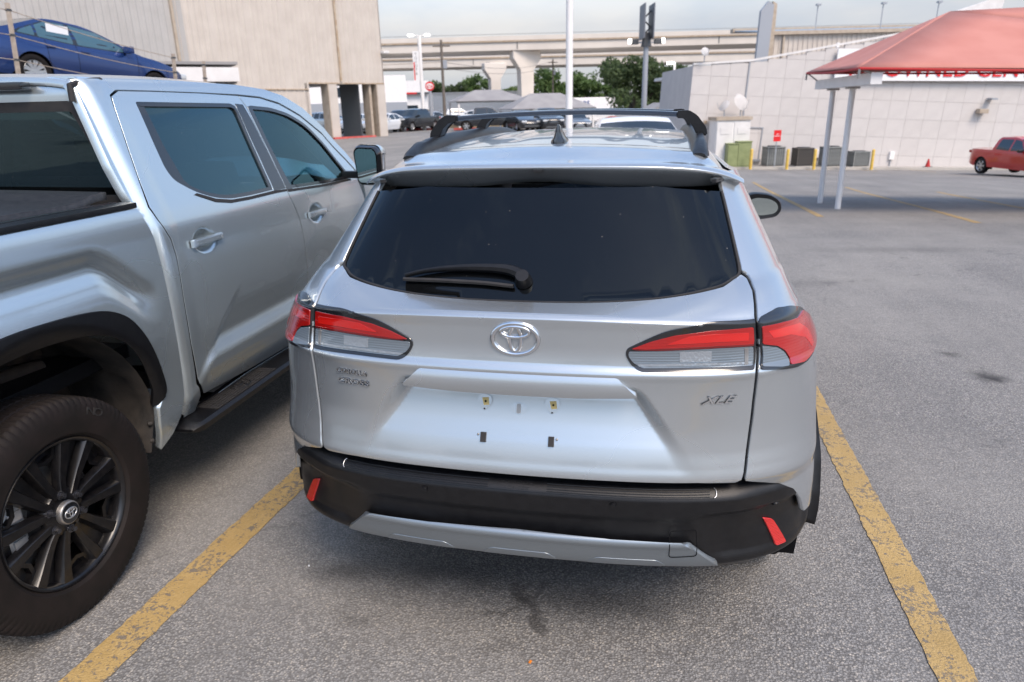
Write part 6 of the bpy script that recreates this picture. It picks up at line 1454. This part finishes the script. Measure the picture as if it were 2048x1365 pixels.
# --- trees
def tree_mesh(h, r, n, leaf, seed, trunk_h):
    rg = np.random.default_rng(seed); bm = bmesh.new(); limbs = []
    add_tube(bm, [(0, 0, -1.5), (.05*r, 0, trunk_h*.5), (0, .05*r, trunk_h), (0, 0, h*.72)], [r*.075, r*.06, r*.05, r*.015], 7)
    cl = []
    for k in range(26):
        a = rg.uniform(0, 2*PI); rad = r*rg.uniform(.15, .86)**.8; zz = trunk_h+(h-trunk_h)*rg.uniform(.08, .92); rad *= math.sqrt(max(.08, 1-((zz-(trunk_h+(h-trunk_h)*.42))/((h-trunk_h)*.60))**2)); c = np.array([rad*math.cos(a), rad*math.sin(a), zz]); cl.append((c, r*rg.uniform(.20, .36)))
        if k < 10: add_tube(bm, [(0, 0, trunk_h*.8), tuple(c*.5+np.array([0, 0, trunk_h*.45])), tuple(c)], [r*.035, r*.02, r*.008], 5)
    tm = bpy.data.meshes.new('trunk'); bm.to_mesh(tm); bm.free(); tm.materials.append(M['bark'])
    per = n//len(cl); V, F = [], []
    for c, cr_2 in cl:
        d = rg.normal(size=(per, 3)); d /= np.linalg.norm(d, axis=1, keepdims=True); pos = c+d*(cr_2*rg.uniform(.35, 1.08, (per, 1))**.6)*np.array([1, 1, .8])
        for p in pos:
            u = rg.normal(size=3); u /= np.linalg.norm(u); v = np.cross(u, rg.normal(size=3)); v /= np.linalg.norm(v); s = leaf*rg.uniform(.6, 1.4); i = len(V)
            V += [p-u*s, p+v*s*.5, p+u*s, p-v*s*.5]; F.append((i, i+1, i+2, i+3))
    cm = bpy.data.meshes.new('crown'); cm.from_pydata([tuple(map(float, v)) for v in V], [], F); return tm, cm
TM = {'big': tree_mesh(8.4, 4.9, 9000, .20, 3, 2.0), 'round': tree_mesh(7.0, 4.2, 4200, .26, 5, 1.5), 'bushy': tree_mesh(5.2, 4.4, 3600, .26, 8, .8)}
def tree(kind, l, d, sc, leaf, label, rz=0.0, z=None, group='trees beyond the far lot'):
    t = ent('tree', label, 'tree', l, d, z, rz, group); t.scale = (sc, sc, sc); tm, cm = TM[kind]; link(bpy.data.objects.new('trunk', tm), t)
    k = (kind, leaf)
    if k not in TM: c = cm.copy(); c.materials.append(M[leaf]); TM[k] = c
    link(bpy.data.objects.new('crown', TM[k]), t)
tree('big', 14.6, 84, 1.02, 'leaf_dark', 'big dark tree behind the pylon sign, left half of the pair'); tree('big', 18.9, 86, .98, 'leaf_dark', 'big dark tree behind the slim lamp post, right half of the pair', 2.1)
for l, d, k, sc, lf, lb in ((8.6, 165, 'round', 1.12, 'leaf_mid', 'round green tree just right of the near bridge pier'), (17.0, 168, 'round', 1.02, 'leaf_mid', 'green tree right of the white pole, left of the big dark tree'), (12.6, 172, 'bushy', 1.1, 'leaf_light', 'fresh green bushy tree right behind the white pole'), (22.5, 166, 'bushy', 1.0, 'leaf_mid', 'bushy tree half hidden by the big dark tree'),
                           (-7.0, 168, 'round', 1.0, 'leaf_mid', 'round green tree left of the farther bridge pier'), (-12.0, 160, 'bushy', 1.05, 'leaf_dark', 'dark bushy tree behind the timber utility pole'), (-16.6, 165, 'bushy', 1.1, 'leaf_light', 'fresh green tree behind the banner pole'), (2.2, 175, 'bushy', .95, 'leaf_light', 'pale bushy tree between the two bridge piers'), (-21.5, 158, 'round', .85, 'leaf_dark', 'dark tree right of the white showroom'), (-2.2, 185, 'bushy', .9, 'leaf_mid', 'low tree behind the farther bridge pier')):
    tree(k, l, d, sc*1.28, lf, lb, rz=l, z=-.5)
# trees and a lamp across the road behind the camera: they show in the glass and paint
for i, (l, d, k, sc) in enumerate(((-26, -46, 'big', 1.0), (-12, -52, 'round', 1.1), (2, -48, 'big', .9), (15, -55, 'round', 1.2), (30, -50, 'big', 1.1), (-40, -40, 'round', 1.0))): tree(k, l, d, sc, 'leaf_dark', ('wide dark tree far left behind the viewer', 'round dark tree left behind the viewer', 'dark tree straight behind the viewer', 'round dark tree right behind the viewer', 'wide dark tree far right behind the viewer', 'round dark tree at the far left end behind the viewer')[i], rz=i, group='trees behind the viewer')
# far hills
def ridge_line(name, d0, h, l0, l1, seed, c):
    rg = np.random.default_rng(seed); n = 90; ls = np.linspace(l0, l1, n); hh = h*(.6+.25*np.sin(ls/260+seed)+.15*np.sin(ls/90+2*seed)); V, F = [], []
    for l, z in zip(ls, hh): V += [tuple(site(l, d0-250, -8)), tuple(site(l, d0, z)), tuple(site(l, d0+600, -8))]
    for i in range(n-1): F += [(3*i, 3*i+3, 3*i+4, 3*i+1), (3*i+1, 3*i+4, 3*i+5, 3*i+2)]
    o = mesh_obj(name, V, F, mottled('hills', c, tuple(x*1.2 for x in c), .01, .95), smooth=True); o['kind'] = 'structure'
ridge_line('hills', 1500, 26, -1500, 1500, 2, (.05, .07, .04))
# litter and chips on the asphalt
for k, (x, y, c, s) in enumerate(((-.30, -.19, 'sign_white', .010), (.02, .0, 'orange', .008), (1.9, .75, 'roof_blue', .014), (2.05, .55, 'sign_white', .007), (-.95, .35, 'sign_white', .006), (.55, -.42, 'orange', .006))):
    bm = bmesh.new(); add_box(bm, (0, 0, s*.2), (s*1.6, s, s*.4), bevel=s*.1); o = bm_obj('litter', bm, M[c]); o.location = (x, y, .002); o.rotation_euler = (0, 0, k*1.3); tag(o, ('small pale chip of litter in front of the bumper', 'orange leaf fragment under the bumper', 'blue wrapper scrap right of the yellow line', 'white speck right of the yellow line', 'tiny white chip by the left line', 'small orange leaf at the bottom of the picture')[k], 'litter')
# ================================================================== the other vehicles
M['blue_paint'] = car_paint('blue paint', (.012, .040, .155), .45, .25); M['red_paint'] = car_paint('red paint', (.46, .010, .010), .1, .3); M['white_car'] = car_paint('white paint car', (.70, .71, .72), .0, .3)
M['black_car'] = car_paint('black paint car', (.012, .013, .016), .1, .25); M['grey_car'] = car_paint('grey paint car', (.16, .17, .18), .5, .3); M['teal_car'] = car_paint('blue green paint car', (.10, .17, .20), .4, .3)
M['headlamp'] = mat('headlamp glass', (.62, .63, .63), .15, .2, .8)
def gen_car(name, label, kind, paint, group=None, detail=False):
    """a whole car of one of three kinds; local axes: nose to +Y, wheels on z = 0"""
    T = thing(name, label, {'sedan': 'car', 'suv': 'car', 'pickup': 'pickup truck'}[kind], (0, 0, 0), 0, group)
    K = {'sedan': dict(L=4.85, hw=.90, top=[(2.36, .22), (2.42, .45), (2.38, .62), (2.20, .76), (1.55, .93), (.98, 1.02), (.10, 1.38), (-.40, 1.44), (-.95, 1.42), (-1.60, 1.20), (-1.98, 1.08), (-2.32, 1.07), (-2.42, .95), (-2.44, .60), (-2.40, .25)], ax=(1.42, -1.40), r=.335, ws=(.98, .10), rw=(-1.0, -1.90), belt=.98,
                   win=[[(.82, 1.00), (.16, 1.325), (-.42, 1.385), (-.40, .985)], [(-.50, .985), (-.50, 1.385), (-.92, 1.365), (-1.20, 1.25), (-1.22, 1.02)], [(-1.28, 1.03), (-1.26, 1.23), (-1.52, 1.12), (-1.62, 1.05)]]),
         'suv': dict(L=4.6, hw=.92, top=[(2.26, .26), (2.30, .50), (2.26, .80), (2.05, .95), (1.25, 1.08), (.75, 1.14), (-.05, 1.58), (-.5, 1.66), (-1.6, 1.62), (-1.95, 1.52), (-2.16, 1.12), (-2.24, .95), (-2.26, .60), (-2.22, .30)], ax=(1.36, -1.32), r=.355, ws=(.75, -.05), rw=(-1.93, -2.16), belt=1.08,
                     win=[[(.60, 1.11), (.02, 1.50), (-.42, 1.55), (-.42, 1.10)], [(-.50, 1.10), (-.50, 1.555), (-1.15, 1.54), (-1.22, 1.11)], [(-1.30, 1.12), (-1.24, 1.53), (-1.72, 1.47), (-1.80, 1.22)]]),
         'pickup': dict(L=5.4, hw=.95, top=[(2.62, .34), (2.68, .60), (2.64, .95), (2.45, 1.06), (1.55, 1.14), (1.10, 1.18), (.42, 1.66), (.0, 1.74), (-.85, 1.72), (-.98, 1.60), (-1.06, 1.16), (-1.10, 1.14), (-2.58, 1.12), (-2.66, 1.05), (-2.66, .55), (-2.6, .45)], ax=(1.70, -1.62), r=.385, ws=(1.10, .42), rw=(-.97, -1.05), belt=1.12,
                        win=[[(.92, 1.18), (.46, 1.60), (.06, 1.645), (.06, 1.15)], [(-.03, 1.15), (-.03, 1.645), (-.76, 1.63), (-.86, 1.18)]])}[kind]
    hw, belt, r = K['hw'], K['belt'], K['r']; top = np.array(K['top'], float)
    ytop = max(p[1] for p in K['top'])
    gz = pchip([.15, .35, .60, belt-.12, belt, belt+.15, ytop], [.10, .02, .0, .02, .055, .10, .30])
    half = K['L']/2
    def S(y, z):
        y = np.asarray(y, float); z = np.asarray(z, float); e = np.clip((np.abs(y)-(half-.75))/.75, 0, 1)
        fl = 0.02*sum(np.exp(-((y-a)/.40)**2) for a in K['ax'])*np.exp(-((z-.62)/.2)**2); cr = -.018*np.exp(-((z-.42)/.10)**2)*np.exp(-(y/.75)**4)
        return np.stack([hw-gz(z)-.20*e**2.4+fl+cr, y, z], -1)
    def Sm(y, z): X = S(y, z); X[:, 0] *= -1; return X
    tp_ = [tuple(p) for p in spline_pts([np.array(p) for p in K['top']], k=4)]
    if kind == 'pickup': tp_ = [tuple(p) for p in densify(top, .12)][:-8]+[K['top'][-1]] if False else [tuple(p) for a, b in zip(top[:-1], top[1:]) for p in (a, a*.5+b*.5)]+[tuple(top[-1])]
    low = .24 if kind != 'pickup' else .36
    fa, ra = K['ax']; AR_ = r+.055
    def arch(c): return [(c+AR_*math.cos(R(a)), max(low, r-.01+AR_*math.sin(R(a)))) for a in range(-10, 191, 12)][::-1]
    side = tp_+[(ra-AR_-.05, low)]+arch(ra)+[(ra+AR_+.05, low), (fa-AR_-.05, low)]+arch(fa)+[(fa+AR_+.05, low)]
    st = (.03, .03) if detail else (.08, .07)
    for f, nm in ((S, 1), (Sm, -1)): panel('body_side', side, f, st, paint, T, out=(nm, 0, .1), rim=.03)
    # upper skin: nose, bonnet, roof, boot and tail, cut where the glass is
    def strip(nm, pts, m, lift=0.0):
        V, F = [], []; n = 9
        for y, z in pts:
            x0 = float(S(np.array([y]), np.array([z]))[0, 0])
            for i in range(n):
                u = -1+2*i/(n-1); cz = .035*(1-u*u)*(1 if z > .7 else 0); V.append((x0*u, y+(.10*(1-u*u)*(1 if y > half-.6 else (-1 if y < -half+.5 else 0)))*(1 if abs(y) > half-.5 else 0), z+cz+lift))
        for j in range(len(pts)-1):
            for i in range(n-1): F.append((j*n+i, j*n+i+1, (j+1)*n+i+1, (j+1)*n+i))
        return mesh_obj(nm, V, F, m, T, smooth=True, auto=50)
    w0, w1 = K['ws']; r0, r1 = K['rw']
    def cutpts(a, b): return [p for p in tp_ if min(a, b)-1e-6 <= p[0] <= max(a, b)+1e-6]
    def interp(y): ys = [p[0] for p in tp_][::-1]; zs_ = [p[1] for p in tp_][::-1]; return (y, float(np.interp(y, ys, zs_)))
    fr_, rf_, bk_ = [], [], []
    for p in tp_:
        if p[0] > w0: fr_.append(p)
        elif r0 < p[0] < w1: rf_.append(p)
        elif p[0] < r1: bk_.append(p)
    strip('bonnet_and_nose', fr_+[interp(w0)], paint); strip('roof', [interp(w1)]+rf_+[interp(r0)], paint); strip('tail', [interp(r1)]+bk_, paint)
    strip('windscreen', [interp(w0)]+[p for p in tp_ if w1 < p[0] < w0]+[interp(w1)], M['glass_dark'], -.004); strip('rear_window', [interp(r0)]+[p for p in tp_ if r1 < p[0] < r0]+[interp(r1)], M['glass_dark'], -.004)
    for q in K['win']:
        for f, sg in ((S, 1), (Sm, -1)): panel('side_window', round_poly(q, .03), f, (.15, .12), M['glass_blue'] if detail else M['glass_dark'], T, out=(sg, 0, .1), rim=.006, lift=.004)
    if detail:
        allw = [(.90, .985), (.17, 1.345), (-.40, 1.405), (-.93, 1.385), (-1.55, 1.135), (-1.72, 1.035), (-1.20, 1.005), (-.4, .965)]
        for f, sg in ((S, 1), (Sm, -1)):
            panel('window_surround', allw, f, (.08, .08), M['gloss_black'], T, out=(sg, 0, .1), rim=.004, lift=.001)
            for dy in (.93, -.45, -1.10):
                ss = np.linspace(.34, .985, 14); yy = dy+(.10*(ss-.34) if dy > 0 else (-.02*(ss-.3) if dy > -1 else -.62*np.clip((.62-ss)/.3, 0, 1)**2*-.6)); bm = bmesh.new(); add_tube(bm, f(yy, ss)+np.array([sg*.0005, 0, 0]), .004, 5); bm_obj('shut_line', bm, M['gap'], T)
            for yh in (-.28, -1.02):
                p = f(np.array([yh]), np.array([.86]))[0]; boxes('door_handle', paint, T, [((p[0]+sg*.012, yh, .86), (.03, .19, .035))], bevel=.01)
        p = S(np.array([-.75]), np.array([1.17]))[0]; boxes('window_sticker', M['sign_white'], T, [((p[0]+.004, -.76, 1.18), (.006, .46, .28))])
    for c in (fa, ra):
        for sx in (1, -1): simple_wheel(T, (sx*(hw-.115), c, r), sx, r, r*.66, .22, M['alloy'], 9 if detail else 6, detail, seg=28)
        for sx in (1, -1):
            bm = bmesh.new(); rg = [[bm.verts.new((sx*x, c+AR_*.99*math.cos(R(a)), r+AR_*.99*math.sin(R(a)))) for a in range(-20, 201, 20)] for x in (hw-.05, hw-.34)]
            for i in range(len(rg[0])-1): bm.faces.new((rg[0][i], rg[0][i+1], rg[1][i+1], rg[1][i]))
            bm.faces.new(rg[1]); bm_obj('wheel_well', bm, M['gap'], T)
    zl = K['top'][2][1] if kind != 'sedan' else .66; nose = K['top'][2][0]
    for sx in (1, -1):
        boxes('headlamp', M['headlamp'], T, [((sx*(hw-.33), nose-.02, zl+.02), (.40, .22, .13))], bevel=.04); boxes('tail_lamp', M['red_lens'], T, [((sx*(hw-.27), -half+.07, belt-.12), (.30, .16, .14))], bevel=.04)
        pm = S(np.array([w0-.30]), np.array([belt+.05]))[0]; boxes('door_mirror', paint if kind != 'pickup' else M['gloss_black'], T, [((sx*(pm[0]+.13), w0-.28, belt+.07), (.22, .12, .15))], bevel=.04)
    boxes('grille', M['gloss_black'], T, [((0, nose+.06, zl-.10 if kind != 'sedan' else .50), (1.0, .10, .28 if kind != 'sedan' else .16))], bevel=.03); boxes('lower_grille', M['dark_grey'], T, [((0, K['top'][1][0]+.08, .36 if kind != 'pickup' else .52), (1.2, .08, .14))], bevel=.02)
    boxes('underbody', M['gap'], T, [((0, 0, low+.06), (hw*1.6, K['L']*.9, .10))])
    return T
M['glass_blue'] = mat('bluish glass', (.05, .11, .14), .05, 0, .5)
def place(o, l, d, heading, z=None, h=0.0):
    """heading is measured from the site's forward axis, positive to the right"""
    o.location = site(l, d, z, h); o.rotation_euler = (0, 0, GY-heading); return o
def recolor(o, m):
    for ch in o.children:
        if ch.name.split('.')[0] in ('body_side', 'bonnet_and_nose', 'roof', 'tail', 'door_mirror', 'door_handle'):
            for s in ch.material_slots: s.link = 'OBJECT'; s.material = m
BS = gen_car('blue_sedan', 'dark blue sedan with a window sticker standing on the raised platform', 'sedan', M['blue_paint'], None, True)
place(BS, -9.16, 15.6, HD, 2.14); BS.rotation_euler = (R(-4.6), 0, GY-HD); BS.scale = (1, 1, .93)
RP = gen_car('red_pickup', 'red four door pickup parked before the block building at the right edge', 'pickup', M['red_paint'], None, False); place(RP, 23.7, 32.6, R(177))
A = gen_car('parked_car', 'black pickup with a red front plate facing us beside the red kerb', 'pickup', M['black_car'], 'vehicles in the far lot'); place(A, -7.7, 61.0, R(208)); boxes('front_plate', M['sign_red'], A, [((0, 2.74, .58), (.55, .03, .32))])
Bs = gen_car('parked_car', 'black sport utility vehicle left of the black pickup with the red plate', 'suv', M['black_car'], 'vehicles in the far lot'); place(Bs, -9.6, 64.5, R(205))
Cs = gen_car('parked_car', 'white sedan seen through the right hand bay of the workshop', 'sedan', M['white_car'], 'vehicles in the far lot'); place(Cs, -12.2, 59.0, R(188))
def dupcar(src, label, paint, l, d, hd, z=None):
    c = copy_tree(src); c['label'] = label; recolor(c, paint); place(c, l, d, hd, z); return c
dupcar(Bs, 'silver hatchback seen through the left hand bay of the workshop', M['silver'], -15.2, 63.0, R(125))
dupcar(Cs, 'white sedan just right of the workshop corner pier', M['white_car'], -9.75, 57.5, R(200))
dupcar(Cs, 'silver sedan side on behind the black pickup with the red plate', M['silver'], -7.0, 76.0, R(95))
dupcar(Bs, 'dark sport utility vehicle behind the round red sign', M['black_car'], -9.8, 84.0, R(190)); dupcar(Cs, 'white sedan under the grey pointed canopy', M['white_car'], -3.2, 84.0, R(100)); dupcar(Bs, 'blue green sport utility vehicle before the showroom glass', M['teal_car'], -14.6, 106.0, R(100)); dupcar(Cs, 'grey sedan in front of the long low white building', M['grey_car'], -9.4, 104.0, R(95)); dupcar(Bs, 'white sport utility vehicle far back left of the grey canopy', M['white_car'], -6.0, 98.0, R(80))
dupcar(A, 'black pickup seen side on behind the left roof rail of the crossover', M['black_car'], -1.55, 58.0, R(92)); dupcar(Bs, 'black sport utility vehicle behind the shark fin aerial', M['black_car'], 3.0, 55.0, R(170)); dupcar(Bs, 'dark grey sport utility vehicle left of the white pole', M['grey_car'], 5.2, 56.0, R(175)); dupcar(Cs, 'dark sedan between the aerial and the rail', M['black_car'], 1.2, 55.5, R(165))
dupcar(Bs, 'white sport utility vehicle seen over the crossover roof in the next row', M['white_car'], 2.42, 13.6, R(184)); dupcar(Bs, 'dark vehicle right of the white sport utility vehicle', M['grey_car'], 8.6, 38.0, R(-150)); dupcar(Cs, 'silver sedan far back under the used car sign', M['silver'], 9.5, 96.0, R(95), -1.2); dupcar(Cs, 'red sedan far back under the used car sign', M['red_paint'], 14.4, 96.0, R(95), -1.2)
